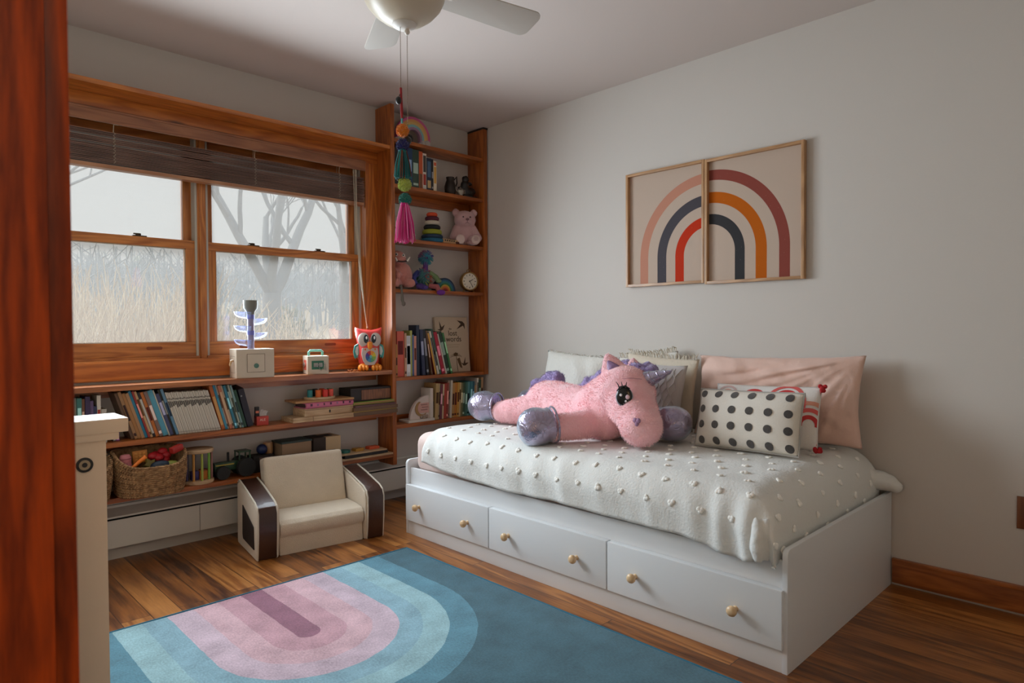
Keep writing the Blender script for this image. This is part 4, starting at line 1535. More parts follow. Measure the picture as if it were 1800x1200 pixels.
# ------------------------------------------------------------------ books
M_pages = flat('book_pages', (206, 194, 172), .9, bump=.5, bscale=500)
ORD = ['first', 'second', 'third', 'fourth', 'fifth', 'sixth', 'seventh', 'eighth', 'ninth', 'tenth', 'eleventh', 'twelfth', 'thirteenth', 'fourteenth', 'fifteenth', 'sixteenth', 'seventeenth', 'eighteenth', 'nineteenth', 'twentieth', 'twenty-first', 'twenty-second']
def book(x, y, z, t, h, d, lean, col, label, marks=(), group=None, cover2=None):
    """spine faces the room (-y); x is the bottom-left corner; lean > 0 tips the top to the left"""
    m = MB()
    c = .0016 if t < .02 else .0024
    m.box(0, c, 0, d, 0, h)
    m.box(t - c, t, 0, d, 0, h)
    m.box(0, t, -.0006, c, 0, h, min(.0016, t * .25))
    o = mesh_obj('book', m, flat('book_cover', col, .5, coat=.1), None, (x, y, z), (0, -lean, 0))
    tag(o, label, 'book', group)
    p = MB(); p.box(c, t - c, c, d - .004, .003, h - .003)
    mesh_obj('pages', p, M_pages, o)
    for z0, z1, mc in marks:
        q = MB()
        q.box(t * .14, t * .86, -.0011, -.0004, z0 * h, z1 * h)
        mesh_obj('spine_print', q, flat('spine_print', mc, .6), o)
    return o

def row(items, x, y, z, rowname, lean=0.0, depth=.13, group=None, jit=3):
    rnd = random.Random(jit)
    pl_, ph_ = 0, 0
    for i, it in enumerate(items):
        cn, col, t, h = it[:4]
        ln = it[4] if len(it) > 4 and it[4] is not None else lean
        mk = it[5] if len(it) > 5 else ()
        if not mk and rnd.random() < .75 and t > .006:
            dark = sum(col) > 330
            mc = tuple(max(0, c - 110) for c in col) if dark else tuple(min(255, c + 120) for c in col)
            a = rnd.uniform(.35, .5)
            mk = ((a, a + rnd.uniform(.2, .4), mc), (.06, .12, mc)) if rnd.random() < .6 else ((a, a + .3, mc),)
        if i and ln > pl_ >= 0:      # leave the wedge a leaning book needs
            x += min(h, ph_) * (math.tan(ln) - math.tan(pl_))
        pl_, ph_ = ln, h
        if ln < 0:      # tips to the right: stands on its right edge
            xx = x + t * (1 - math.cos(ln))
            zz = z + t * math.sin(-ln)
        else:
            xx, zz = x, z
        lab = '%s book, %s from the left in %s' % (cn, ORD[i], rowname)
        book(xx, y + rnd.uniform(-.004, .006), zz + .0006, t, h, depth, ln, col, lab, mk, group)
        x += t / max(.5, math.cos(ln)) + .0006
    return x
G1 = 'books on the low shelf'
row([('teal grey', (92, 122, 124), .017, .205), ('slate grey', (110, 116, 112), .018, .205), ('rust brown', (150, 96, 70), .018, .2), ('dark teal', (44, 98, 104), .018, .205),
     ('grey green', (128, 136, 124), .017, .205), ('teal', (60, 118, 112), .018, .205), ('brown', (140, 92, 66), .012, .2), ('dark purple', (58, 44, 82), .018, .21), ('violet', (94, 72, 112), .013, .19),
     ('navy', (44, 48, 84), .013, .165), ('white spined', (214, 204, 190), .015, .212, 0, ((.2, .7, (170, 60, 50)),)), ('pale grey', (186, 178, 166), .02, .15)], -2.492, -.135, .573, 'the group behind the bed end', 0, .102, G1, 5)
row([('short black', (60, 56, 56), .012, .075), ('short purple', (120, 66, 118), .014, .10)], -2.264, -.128, .573, 'the gap left of the leaning row', 0, .10, G1, 8)
xb = row([('dark brown', (92, 64, 44), .012, .225), ('tan', (156, 116, 78), .013, .23), ('ochre', (160, 112, 64), .013, .222), ('sand brown', (170, 128, 88), .013, .222), ('bright blue', (40, 128, 160), .012, .231),
     ('crimson', (152, 50, 40), .009, .230), ('cream', (206, 170, 120), .010, .228), ('black lettered', (36, 34, 38), .012, .222, None, ((.08, .85, (196, 190, 180)),)), ('orange', (196, 112, 48), .013, .222), ('grey patterned', (128, 104, 96), .015, .225),
     ('sky blue', (84, 156, 180), .022, .228), ('thin white', (196, 192, 176), .006, .23), ('purple blue', (70, 74, 110), .014, .21), ('dark olive', (50, 46, 36), .010, .23), ('steel blue', (98, 140, 168), .011, .233)],
    -2.190, -.138, .573, 'the leaning low shelf row', R(17.5), .114, G1, 6)
for k in range(24):
    book(xb + k * .0082, -.140 + .0012 * (k % 3), .5736, .0072, .214 - .0014 * ((k * 7) % 3), .114, R(17), ((206, 198, 184), (196, 188, 174), (212, 205, 192))[k % 3], 'thin white paperback in the run of identical white spines on the low shelf',
         ((.64 + .02 * ((k * 5) % 4), .79, (84, 78, 72)), (.83, .86 + .01 * (k % 2), (110, 102, 94)), (.05, .062, (130, 122, 112))), 'white series paperbacks')
xd = xb + 24 * .0082 + .002
xd = row([('orange brown', (176, 96, 42), .017, .232, None, ((.1, .75, (206, 158, 96)),)), ('blue', (40, 124, 156), .012, .232, None, ((.05, .7, (70, 150, 176)),)), ('white', (202, 190, 170), .008, .232), ('red patterned', (184, 112, 84), .015, .23, None, ((.1, .85, (206, 176, 140)),)),
      ('cream and blue', (198, 184, 156), .009, .23), ('turquoise', (48, 122, 146), .012, .229), ('dark green', (40, 62, 52), .010, .231), ('white and teal', (186, 188, 170), .009, .230), ('pale striped', (120, 150, 150), .010, .228), ('bottle green', (24, 64, 44), .014, .2)],
     xd, -.140, .573, 'the group right of the white paperbacks', R(15.5), .114, G1, 9)
m = MB(); m.prism([(0, 0), (-.116, 0), (-.116, .185), (-.09, .215), (0, .20)], .030, Matrix(((0, 1, 0, 0), (-1, 0, 0, 0), (0, 0, 1, 0), (0, 0, 0, 1))), .002)
o = mesh_obj('box_file', m, flat('navy_card', (34, 32, 44), .55), None, (xd + .002, -.145, .5745), (0, -R(14), 0))
tag(o, 'dark navy box file leaning at the right end of the low shelf books', 'box file')
m = MB(); m.lathe([(.004, 0), (.004, .0015), (0, .0015)], 12, (.008, -.0008, .165), Matrix.Rotation(PI / 2, 4, 'X')); mesh_obj('rivet', m, flat('rivet', (150, 150, 150), .3, .8), o)

G2 = 'books on the tall shelves'
row([('mustard', (172, 122, 52), .018, .20), ('thick coral red', (206, 92, 74), .052, .280), ('white and orange', (196, 150, 120), .014, .268), ('light grey', (196, 198, 200), .030, .252, None, ((.1, .8, (220, 220, 222)), (.3, .75, (110, 110, 112)))), ('yellow and green', (168, 170, 90), .016, .284), ('blue', (70, 96, 142), .012, .258),
     ('salmon pink', (206, 142, 122), .018, .25), ('tall navy', (30, 40, 62), .024, .318), ('dark blue', (42, 48, 76), .024, .29, R(4)), ('near black', (26, 28, 38), .020, .29, R(6)), ('brown', (104, 74, 52), .010, .285, R(9)),
     ('dark red and yellow', (126, 44, 26), .015, .272, R(13), ((.0, 1., (206, 156, 70)),)), ('white and black', (204, 198, 184), .016, .285, R(14), ((.2, .85, (60, 56, 54)), (.45, .55, (210, 204, 192)))), ('green striped', (60, 90, 78), .012, .30, R(14), ((.1, .5, (200, 196, 180)),)), ('crimson', (164, 26, 52), .026, .278, R(14.5)),
     ('thin white', (206, 200, 188), .008, .27, R(15)), ('dark green', (30, 56, 40), .030, .28, R(15)), ('leaf green', (58, 116, 64), .014, .275, R(15.5))], -.757, -.142, .779, 'the row below the clock', 0, .082, G2, 4)
row([('black', (30, 28, 30), .045, .222), ('dark brown', (62, 44, 34), .040, .215), ('dark blue', (28, 58, 92), .052, .238), ('dark forest green', (44, 66, 52), .050, .235), ('orange and brown', (196, 86, 42), .030, .232, 0, ((.02, .4, (110, 74, 48)),)),
     ('white and red', (214, 204, 190), .028, .225, 0, ((.0, .12, (206, 200, 188)), (.12, .42, (160, 54, 40)), (.48, .94, (70, 62, 58)))), ('black and blue', (30, 38, 58), .036, .20, 0, ((.06, .3, (190, 160, 110)), (.4, .9, (70, 100, 130)))), ('thin black', (34, 30, 32), .014, .198), ('white and yellow', (222, 206, 180), .024, .19, 0, ((.25, .8, (206, 154, 70)), (.84, .95, (206, 84, 46))))],
    -.756, -.148, 1.952, 'the row under the top shelf', 0, .125, G2, 2)
row([('tan illustrated', (176, 146, 98), .026, .232), ('pale brown', (168, 150, 124), .012, .23), ('dark and pink', (110, 52, 66), .016, .222), ('cream', (198, 174, 140), .012, .225), ('red', (164, 58, 42), .020, .228), ('dark red', (130, 52, 40), .016, .232),
     ('taupe', (150, 128, 112), .016, .245), ('white edged', (196, 186, 172), .014, .245), ('ochre', (176, 132, 74), .020, .226), ('orange', (190, 120, 48), .020, .226), ('golden', (196, 146, 66), .018, .228), ('beige', (194, 168, 124), .018, .226), ('olive', (110, 104, 66), .016, .224),
     ('dark green', (58, 78, 58), .018, .224), ('green blue', (62, 104, 92), .018, .224), ('light teal', (92, 144, 146), .022, .226), ('teal', (60, 120, 130), .018, .228), ('petrol blue', (38, 88, 108), .016, .228), ('sand', (186, 152, 108), .022, .20), ('tall white', (212, 204, 194), .014, .248), ('forest green', (44, 72, 54), .020, .235), ('brown striped', (178, 140, 104), .018, .25)],
    -.462, -.150, .49, 'the bottom row behind the hoof', R(-3), .125, G2, 12)

# cover picture of the tan book and lost words book
def plate(m, x0, x1, z0, z1, y=-.001):
    m.box(x0, x1, y - .0006, y, z0, z1)
def blob_poly(pts, th=.0008):
    bm = bmesh.new()
    vs_ = [bm.verts.new((x, 0, z)) for x, z in pts]
    f = bm.faces.new(vs_)
    r = bmesh.ops.extrude_face_region(bm, geom=[f])
    bmesh.ops.translate(bm, vec=(0, -th, 0), verts=[v for v in r['geom'] if isinstance(v, bmesh.types.BMVert)])
    bmesh.ops.recalc_face_normals(bm, faces=bm.faces[:])
    return bm
lw = thing('picture_book', 'large cream picture book titled the lost words standing face out on the shelf', 'book', (-.222, -.052, .7795), rot=(R(-6), 0, R(-1)))
lw.location = (-.222, -.060, .7815)
M_lw = flat('cream_book_cover', (198, 180, 156), .5)
m = MB(); m.box(-.140, .140, -.0, .003, 0, .372, .001); m.box(-.140, .140, .013, .016, 0, .372, .001); m.box(-.140, -.136, 0, .016, 0, .372, .001)
mesh_obj('cover', m, M_lw, lw)
m = MB(); m.box(-.136, .136, .003, .013, .003, .369); mesh_obj('pages', m, M_pages, lw)
M_ink = flat('dark_brown_ink', (70, 50, 34), .6)
RX = Matrix.Rotation(PI / 2, 4, 'X')
m = MB()
for s_, sz, px_, pz_ in (('the', .018, -.012, .292), ('lost', .052, .006, .262), ('words', .052, .012, .222)):
    m.merge(text_mesh(s_, sz, .0004), Matrix.Translation((px_, -.0008, pz_)) @ RX)
mesh_obj('title', m, M_ink, lw, sharp=20)
m = MB(); plate(m, -.05, .06, .183, .1845); plate(m, -.035, .05, .168, .1695); mesh_obj('author_line', m, flat('faded_ink', (140, 118, 96), .6), lw)
birds = [(-.085, .30, 1.0, 0), (.088, .325, 1.2, 1.9), (-.080, .165, .95, .3), (.095, .055, .9, -.5)]
m = MB()
for (bx, bz, sc_, an) in birds:
    pts = [(-.035, -.012), (-.012, -.008), (-.016, .045), (.002, .004), (.03, .022), (.012, -.012), (-.006, -.022)]
    ca, sa = math.cos(an), math.sin(an)
    m.merge(blob_poly([((x * ca - z * sa) * sc_ + bx, (x * sa + z * ca) * sc_ + bz) for x, z in pts]))
mesh_obj('bird_prints', m, M_ink, lw)
m = MB()
m.tube([(.030, -.0008, .003), (.026, -.0008, .06), (.024, -.0008, .115)], .0018, 5)
for k in range(9):
    a = PI * k / 8
    m.tube([(.022, -.0008, .112), (.022 + .05 * math.cos(a), -.0008, .112 + .022 * math.sin(a) - .012 * abs(math.cos(a)))], .0010, 4)
m.merge(blob_poly([(.030, .088), (.052, .096), (.062, .06), (.070, .022), (.052, .030), (.038, .06)]))
m.merge(blob_poly([(.0, .12), (.018, .132), (.04, .126), (.036, .108), (.01, .106)]))
mesh_obj('flower_print', m, flat('ochre_brown_ink', (96, 70, 40), .6), lw)
tb = [o for o in bpy.data.objects if o.get('label', '').startswith('tan illustrated book')][0]
m = MB()
m.mat(0).box(-.0008, 0, .02, .115, .02, .115); m.mat(1).box(-.0012, -.0006, .045, .085, .03, .085)
for zz, a, b in ((.20, .03, .10), (.175, .045, .09), (.150, .03, .105)):
    m.mat(2).box(-.0012, -.0002, a, b, zz - .006, zz + .004)
mesh_obj('cover_print', m, [flat('slate_blue_print', (74, 86, 92), .6), flat('navy_print', (44, 58, 92), .6), flat('brown_print', (120, 88, 54), .6)], tb)
# ------------------------------------------------------------------ things on the tall shelves
def half_ring(m, r0, r1, th, c=(0, 0, 0), n=28, a0=0.0, a1=PI):
    pts = [(r1 * math.cos(a0 + (a1 - a0) * k / n), r1 * math.sin(a0 + (a1 - a0) * k / n)) for k in range(n + 1)]
    if r0 > 0:
        pts += [(r0 * math.cos(a1 - (a1 - a0) * k / n), r0 * math.sin(a1 - (a1 - a0) * k / n)) for k in range(n + 1)]
    m.prism(pts, th, Matrix.Translation(c), .001)
rl = thing('rainbow_light', 'pastel rainbow night light with white clouds on the top shelf', 'night light', (-.560, -.072, 2.228))
for k, c in enumerate([(206, 96, 148), (226, 164, 104), (222, 186, 116), (140, 190, 194), (172, 132, 160)]):
    m = MB(); half_ring(m, .128 - .016 * (k + 1), .128 - .016 * k, .026 + (.002 if k % 2 else 0), (0, -.013, .055))
    m.box(.128 - .016 * (k + 1), .128 - .016 * k, -.013, .013, .02, .056); m.box(-.128 + .016 * k, -.128 + .016 * (k + 1), -.013, .013, .02, .056)
    mesh_obj('band', m, flat('pastel_band', c, .5), rl)
for sx_ in (-1, 1):
    m = MB()
    for dx, dz, r in ((-.035, .018, .018), (-.012, .026, .026), (.016, .030, .028), (.04, .018, .018), (0, .014, .014)):
        m.sphere((sx_ * .09 + dx, -.004, dz), r, (1, .8, 1), 16, 10)
    c = mesh_obj('cloud', m, flat('white_plastic', (206, 200, 194), .5), rl)
m = MB(); m.lathe([(0, 0), (.018, .001), (.027, .014), (.028, .026), (.02, .043), (.008, .050), (0, .051)], 24)
tag(mesh_obj('ornament', m, flat('black_glaze', (26, 24, 24), .4), None, (-.632, -.130, 2.2275)), 'small round black ornament beside the rainbow light', 'ornament')

m = MB()
m.lathe([(0, 0), (.028, 0), (.036, .02), (.038, .055), (.030, .085), (.024, .10), (.028, .118), (.026, .118), (.021, .10), (0, .098)], 24, close=False)
jg = tag(mesh_obj('jug', m, flat('dark_bronze', (46, 36, 30), .4, .3), None, (-.286, -.105, 1.9525)), 'dark bronze jug on the second shelf beside the yellow book', 'jug')
m = MB(); m.tube([(.032, 0, .105), (.055, 0, .13), (.058, 0, .09), (.038, 0, .04)], .005, 8); mesh_obj('handle', m, flat('dark_bronze', (46, 36, 30), .4, .3), jg)
tp = thing('teapot', 'tiny silver teapot figurine in front of the dark figurine', 'figurine', (-.226, -.138, 1.9525))
M_sil = flat('old_silver', (150, 142, 130), .35, .6)
m = MB(); m.lathe([(0, 0), (.018, 0), (.016, .006), (.026, .022), (.026, .034), (.016, .046), (.006, .05), (.006, .056), (0, .06)], 24); mesh_obj('body', m, M_sil, tp)
m = MB(); m.tube([(-.022, 0, .024), (-.036, 0, .034), (-.038, 0, .056)], [.006, .004, .003], 8); mesh_obj('spout', m, M_sil, tp)
m = MB(); m.tube([(.022, 0, .040), (.040, 0, .042), (.040, 0, .022), (.024, 0, .016)], .003, 8); mesh_obj('handle', m, M_sil, tp)
m = MB()
for c, r, s in (((0, 0, .035), .045, (1.1, .8, .8)), ((-.02, 0, .08), .03, (1, .9, 1.2)), ((-.012, 0, .125), .024, (1, 1, 1)), ((.04, 0, .05), .03, (1.2, .8, .9)), ((-.05, .0, .06), .018, (1.4, .8, .8)), ((.02, 0, .1), .02, (1.4, .6, .6))):
    m.sphere(c, r, s, 18, 12)
fg = thing('figurine', 'dark carved figurine in the right corner of the second shelf', 'figurine', (-.135, -.095, 1.9545))
remeshed('body', m, flat('dark_carving', (34, 28, 26), .45), fg, .005, 3, (.003, 40))
m = MB(); m.box(-.055, .065, -.035, .035, 0, .012, .003); mesh_obj('base', m, flat('dark_carving', (34, 28, 26), .45), fg)

def plush(name, label, cat, loc, rz, parts, mat, voxel=.006, disp=(.0016, 60), rot=None):
    t = thing(name, label, cat, loc, rz, rot=rot)
    m = MB()
    for a in parts:
        if len(a) == 3:
            m.sphere(a[0], a[1], a[2], 18, 12)
        else:
            cap(m, a[0], a[1], a[2], a[3], 6)
    b_ = remeshed('body', m, mat, t, voxel, 4, disp)
    fur('fur', b_, mat, 5000, .006, .0009, 5, t, .004)
    return t
def eyes(t, pts, r, mat=None):
    for p in pts:
        m = MB(); m.sphere(p, r, (1, .6, 1), 10, 8); mesh_obj('eye', m, mat or flat('eye_black', (14, 12, 14), .15), t)
# white plush bird-like toy behind the tassel
wp = plush('plush_toy', 'white plush toy with a round body behind the pink tassel', 'plush toy', (-.665, -.095, 1.629), R(-20),
           [((.0, 0, .055), .055, (1.15, .9, .95)), ((-.055, -.01, .105), .036, (1.1, 1, .95)), ((-.01, -.02, .09), (-.055, -.015, .06), .03, .02), ((.03, -.04, .015), .016, (1.3, 1, .8)), ((-.03, -.045, .015), .016, (1.3, 1, .8)), ((.068, 0, .03), .016, (1.4, 1, .7))],
           flat('white_plush', (206, 196, 184), .95, bump=.8, bscale=200, sheen=.4))
eyes(wp, [(-.070, -.040, .112), (-.040, -.044, .112)], .006)
m = MB(); m.tube([(-.075, -.043, .088), (-.065, -.050, .096), (-.055, -.046, .09)], .004, 6); mesh_obj('snout', m, flat('pink_felt', (190, 142, 132), .8), wp)
m = MB(); m.tube([(-.06, -.032, .078), (-.035, -.046, .05), (-.02, -.05, .03)], .005, 6); mesh_obj('scarf', m, flat('grey_felt', (120, 104, 96), .9), wp)
# stacking rings
sr = thing('stacking_rings', 'stacking toy of coloured felt rings beside the pink teddy bear', 'stacking toy', (-.430, -.095, 1.6285))
z = 0
for nm, c, r, th in (('blue ring', (30, 92, 120), .076, .026), ('navy ring', (30, 52, 76), .070, .026), ('green ring', (148, 152, 44), .064, .034), ('black ring', (26, 26, 28), .055, .030), ('cream ring', (200, 188, 170), .048, .030), ('plum ring', (84, 28, 44), .046, .026), ('orange cap', (214, 78, 40), .036, .028)):
    m = MB()
    r2 = th / 2
    m.lathe([(.010 if nm != 'orange cap' else 0, 0)] + [(r - r2 + r2 * math.sin(t), r2 - r2 * math.cos(t)) for t in [PI * k / 8 for k in range(9)]] + [(.010 if nm != 'orange cap' else 0, th)], 32, (0, 0, z), close=False)
    rg = mesh_obj('ring', m, flat('ring_' + nm[:3], c, .8, bump=.3, bscale=200), sr)
    rg['label'] = nm
    z += th - .001
m = MB(); m.lathe([(.009, 0), (.009, z - .02), (0, z - .018)], 12); mesh_obj('peg', m, M_birch, sr)
# small wooden flute-like instrument
fl = thing('toy_harmonica', 'small wooden toy harmonica with black holes in front of the teddy bear', 'toy instrument', (-.315, -.140, 1.6285), R(6))
m = MB(); m.box(-.075, .062, -.014, .014, .004, .026, .003); m.box(-.08, .066, -.016, .016, 0, .006, .002); mesh_obj('body', m, wood('toy_wood', (160, 116, 74), (200, 158, 112), 'x', seed=2.2), fl)
for k in range(5):
    m = MB(); m.box(-.066 + .020 * k, -.054 + .020 * k, -.0148, -.012, .012, .022, .001); mesh_obj('hole', m, flat('black_hole', (20, 18, 18), .6), fl)
m = MB(); m.box(.035, .066, -.018, .016, .0, .016, .002); mesh_obj('end_block', m, flat('dark_red_wood', (84, 40, 30), .5), fl)
# pink teddy bear
M_ted = flat('pale_pink_plush', (208, 168, 168), .95, bump=.8, bscale=220, sheen=.5)
td = plush('teddy_bear', 'pale pink teddy bear sitting at the right end of the third shelf', 'plush toy', (-.145, -.085, 1.629), R(-28),
           [((0, .01, .075), .066, (1.0, .85, 1.15)), ((0, -.005, .178), .066, (1.12, .95, .95)), ((0, -.055, .162), .030, (1.15, .9, .85)), ((-.062, .0, .228), .026, (1, .7, 1)), ((.062, 0, .228), .026, (1, .7, 1)),
            ((-.055, .0, .12), (-.088, -.03, .055), .028, .024), ((.055, .0, .12), (.088, -.03, .055), .028, .024), ((-.035, -.02, .035), (-.05, -.075, .034), .032, .032), ((.035, -.02, .035), (.05, -.075, .034), .032, .032)], M_ted, .0065)
eyes(td, [(-.024, -.064, .190), (.024, -.064, .190)], .005)
m = MB(); m.sphere((0, -.084, .172), .009, (1.3, .6, .9), 10, 8); m.tube([(0, -.082, .166), (0, -.080, .152)], .0015, 5); m.tube([(-.012, -.078, .147), (0, -.081, .152), (.012, -.078, .147)], .0015, 5); mesh_obj('nose', m, flat('mauve_thread', (120, 84, 88), .7), td)
for sx_ in (-1, 1):
    m = MB(); m.sphere((sx_ * .052, -.104, .036), .030, (1, .2, 1.05), 18, 10)
    ft = mesh_obj('foot_pad', m, flat('cream_sole', (206, 180, 172), .9), td)
    if sx_ > 0:
        for zz, w in ((.05, .013), (.040, .016), (.030, .011)):
            m = MB(); m.tube([(.052 - w, -.1108, zz), (.052, -.1118, zz + .001), (.052 + w, -.1108, zz)], .0012, 4); mesh_obj('stitching', m, flat('mauve_thread', (120, 84, 88), .7), ft)
# pink pig-like plush
pk = plush('plush_toy', 'dusty pink plush animal with white tusks at the left end of the fourth shelf', 'plush toy', (-.672, -.086, 1.3250), R(-24),
           [((0, 0, .085), .075, (1.0, .85, 1.1)), ((-.02, -.01, .185), .048, (1.05, 1, 1.0)), ((-.01, -.05, .175), .028, (1.4, .9, .8)), ((-.05, -.04, .1), (-.03, -.075, .08), .028, .022), ((-.03, -.05, .03), (-.04, -.085, .03), .028, .026), ((.035, -.05, .03), (.05, -.08, .03), .028, .026)],
           flat('dusty_pink_plush', (196, 128, 116), .95, bump=.8, bscale=200, sheen=.4))
for p in ((-.035, -.060, .205), (.008, -.060, .200)):
    m = MB(); m.sphere(p, .010, (1, .7, 1), 12, 8); m2_ = mesh_obj('eye_white', m, flat('felt_white', (214, 206, 196), .8), pk)
    m = MB(); m.sphere((p[0] - .002, p[1] - .006, p[2]), .005, (1, .6, 1), 10, 8); mesh_obj('pupil', m, flat('eye_black', (14, 12, 14), .15), m2_)
for a, b in (((-.035, -.072, .165), (-.045, -.085, .185)), ((.03, -.070, .165), (.045, -.082, .188))):
    m = MB(); m.tube([a, b], [.007, .003], 8); mesh_obj('tusk', m, flat('felt_white', (214, 206, 196), .8), pk)
m = MB(); m.tube([(.03, -.065, .165), (0, -.077, .160), (-.035, -.07, .163)], .005, 8); mesh_obj('mouth', m, flat('dark_felt', (70, 48, 46), .9), pk)
m = MB(); m.tube([(-.03, -.06, .02), (-.015, -.098, .010), (-.012, -.108, -.03), (-.010, -.108, -.075), (-.004, -.108, -.105)], [.008, .008, .007, .010, .006], 8); m.sphere((-.002, -.108, -.098), .012, (1, .7, 1.3), 10, 8)
mesh_obj('tail', m, flat('grey_felt', (104, 96, 86), .9, bump=.6, bscale=150), pk)
# long-haired plush doll
dl = thing('plush_doll', 'fuzzy rainbow plush doll with a round teal head sitting beside the rainbow stacker', 'plush toy', (-.500, -.095, 1.3185), R(-20))
def fuzz(name, c, r, cols, n, ln, seed, sc=(1, 1, 1)):
    rnd = random.Random(seed)
    m = MB()
    m.mat(0).sphere(c, r, sc, 16, 10)
    for k in range(n):
        d = Vector((rnd.gauss(0, 1), rnd.gauss(0, 1), rnd.gauss(0, 1))).normalized()
        p = Vector(c) + Vector((d.x * sc[0], d.y * sc[1], d.z * sc[2])) * r * .9
        m.mat(int((math.atan2(d.z, d.x) + PI) / (2 * PI) * len(cols)) % len(cols))
        m.tube([p, p + d * ln + Vector((0, 0, -ln * .3))], [.003, .0012], 4)
    return mesh_obj(name, m, [flat(name + '_fur', cc, .95, sheen=.4) for cc in cols], dl)
fuzz('head', (.015, 0, .215), .036, [(38, 112, 134), (54, 140, 150), (84, 82, 140), (120, 70, 110)], 240, .020, 1)
fuzz('torso', (0, .005, .085), .046, [(60, 110, 110), (150, 150, 70), (180, 90, 60), (150, 50, 100), (60, 60, 130)], 260, .022, 2, (1.0, .8, 1.25))
m = MB(); m.tube([(.012, 0, .125), (.014, 0, .19)], .016, 10); mesh_obj('neck', m, flat('purple_plush', (92, 56, 122), .95), dl)
for pts, c, nm in (([(-.02, -.02, .03), (-.05, -.055, .022), (-.015, -.085, .016)], (84, 64, 132), 'leg'), ([(.03, -.02, .03), (.075, -.045, .022), (.085, -.066, -.012)], (170, 96, 96), 'leg'), ([(-.04, 0, .115), (-.075, -.02, .075), (-.07, -.04, .045)], (60, 66, 130), 'arm'), ([(.04, 0, .115), (.075, -.02, .085), (.09, -.03, .06)], (110, 130, 90), 'arm')):
    m = MB(); m.tube(pts, [.016, .018, .015], 10); m.sphere(pts[-1], .017, (1.2, 1, .8), 12, 8); mesh_obj(nm, m, flat('doll_limb', c, .95, bump=.8, bscale=120), dl)
m = MB(); m.sphere((.092, -.07, -.014), .022, (1.3, .9, .8), 14, 10); mesh_obj('shoe', m, flat('violet_plush', (112, 48, 140), .95), dl)
m = MB(); m.sphere((.010, -.036, .205), .010, (1, .6, .8), 10, 8); mesh_obj('nose', m, flat('plum_felt', (70, 34, 90), .9), dl)
# rainbow stacker
rs = thing('rainbow_stacker', 'dark wooden rainbow stacking toy between the doll and the clock', 'stacking toy', (-.352, -.13, 1.3185))
for k, c in enumerate([(26, 40, 64), (34, 84, 120), (40, 110, 112), (46, 104, 60), (186, 146, 50), (196, 96, 40), (150, 44, 34), (96, 24, 26)]):
    m = MB(); half_ring(m, .086 - .0108 * (k + 1) + .0004 if k < 7 else 0, .086 - .0108 * k, .036, (0, 0, 0)); a_ = mesh_obj('arch', m, flat('stacker_paint', c, .55), rs)
# alarm clock
ck = thing('alarm_clock', 'round brass alarm clock with a white dial on the fourth shelf', 'clock', (-.140, -.115, 1.3200), R(-14))
M_brass = flat('brass', (150, 116, 66), .35, .7)
Mf = Matrix.Translation((0, 0, .072)) @ Matrix.Rotation(PI / 2, 4, 'X')
m = MB(); m.lathe([(0, -.022), (.058, -.022), (.064, -.012), (.064, .016), (.061, .022), (.055, .022), (.055, .016)], 40, M=Mf, close=False); mesh_obj('case', m, M_brass, ck)
m = MB(); m.lathe([(.0555, .0165), (0, .0165)], 40, M=Mf, close=False); mesh_obj('dial', m, flat('clock_dial', (214, 204, 186), .5), ck)
for k in range(12):
    a = 2 * PI * k / 12
    m = MB()
    m.box(-.0016 if k % 3 else -.0026, .0016 if k % 3 else .0026, .037, .047, .0168, .0174, 0, Mf @ Matrix.Rotation(a, 4, 'Z'))
    mesh_obj('hour_mark', m, flat('clock_black', (30, 28, 26), .5), ck)
for a, l, w, nm in ((R(-62), .028, .0022, 'hour_hand'), (R(-148), .042, .0016, 'minute_hand')):
    m = MB(); m.box(-w, w, -.006, l, .0178, .0186, 0, Mf @ Matrix.Rotation(a, 4, 'Z')); mesh_obj(nm, m, flat('clock_black', (30, 28, 26), .5), ck)
for sx_ in (-1, 1):
    m = MB(); m.tube([(sx_ * .028, 0, .018), (sx_ * .042, 0, .0015)], [.005, .004], 8); mesh_obj('foot', m, M_brass, ck)
m = MB(); m.tube([(-.012, 0, .134), (-.012, 0, .148), (0, 0, .154), (.012, 0, .148), (.012, 0, .134)], .003, 6); mesh_obj('ring_handle', m, M_brass, ck)
# bookend with a moon
be = thing('bookend', 'white bookend with a quarter moon and pink lettering panel on the lowest tall shelf', 'bookend', (-.545, -.105, .4905))
M_bw = flat('bookend_white', (206, 196, 186), .5)
m = MB(); m.box(-.125, .076, -.055, .055, 0, .016, .002); mesh_obj('base', m, M_bw, be)
m = MB(); m.box(.045, .068, -.05, .05, .016, .205, .003); mesh_obj('upright_block', m, M_bw, be)
m = MB(); m.prism([(.045, .016)] + [(.045 - .145 * math.sin(t), .016 + .145 * math.cos(t)) for t in [R(90) * k / 18 for k in range(19)]][::-1], .020, Matrix.Translation((0, -.035, 0)), .0015); mesh_obj('quarter_disc', m, flat('bookend_disc', (208, 192, 184), .5), be)
m = MB(); m.prism([(.043, .05), (.043, .115), (-.040, .115), (-.062, .085), (-.045, .055)], .002, Matrix.Translation((0, -.0372, 0))); mesh_obj('pink_panel', m, flat('bookend_pink', (206, 158, 146), .6), be)
m = MB()
pts = []
for k in range(20):
    a = R(110) + R(200) * k / 19
    pts.append((.004 + .048 * math.cos(a) - .02, .080 + .048 * math.sin(a)))
for k in range(20):
    a = R(310) - R(200) * k / 19
    pts.append((.004 + .040 * math.cos(a) - .010, .084 + .041 * math.sin(a)))
m.prism(pts, .004, Matrix.Translation((0, -.041, 0))); mesh_obj('crescent_moon', m, flat('gold_moon', (170, 132, 84), .4, .3), be)
m = MB()
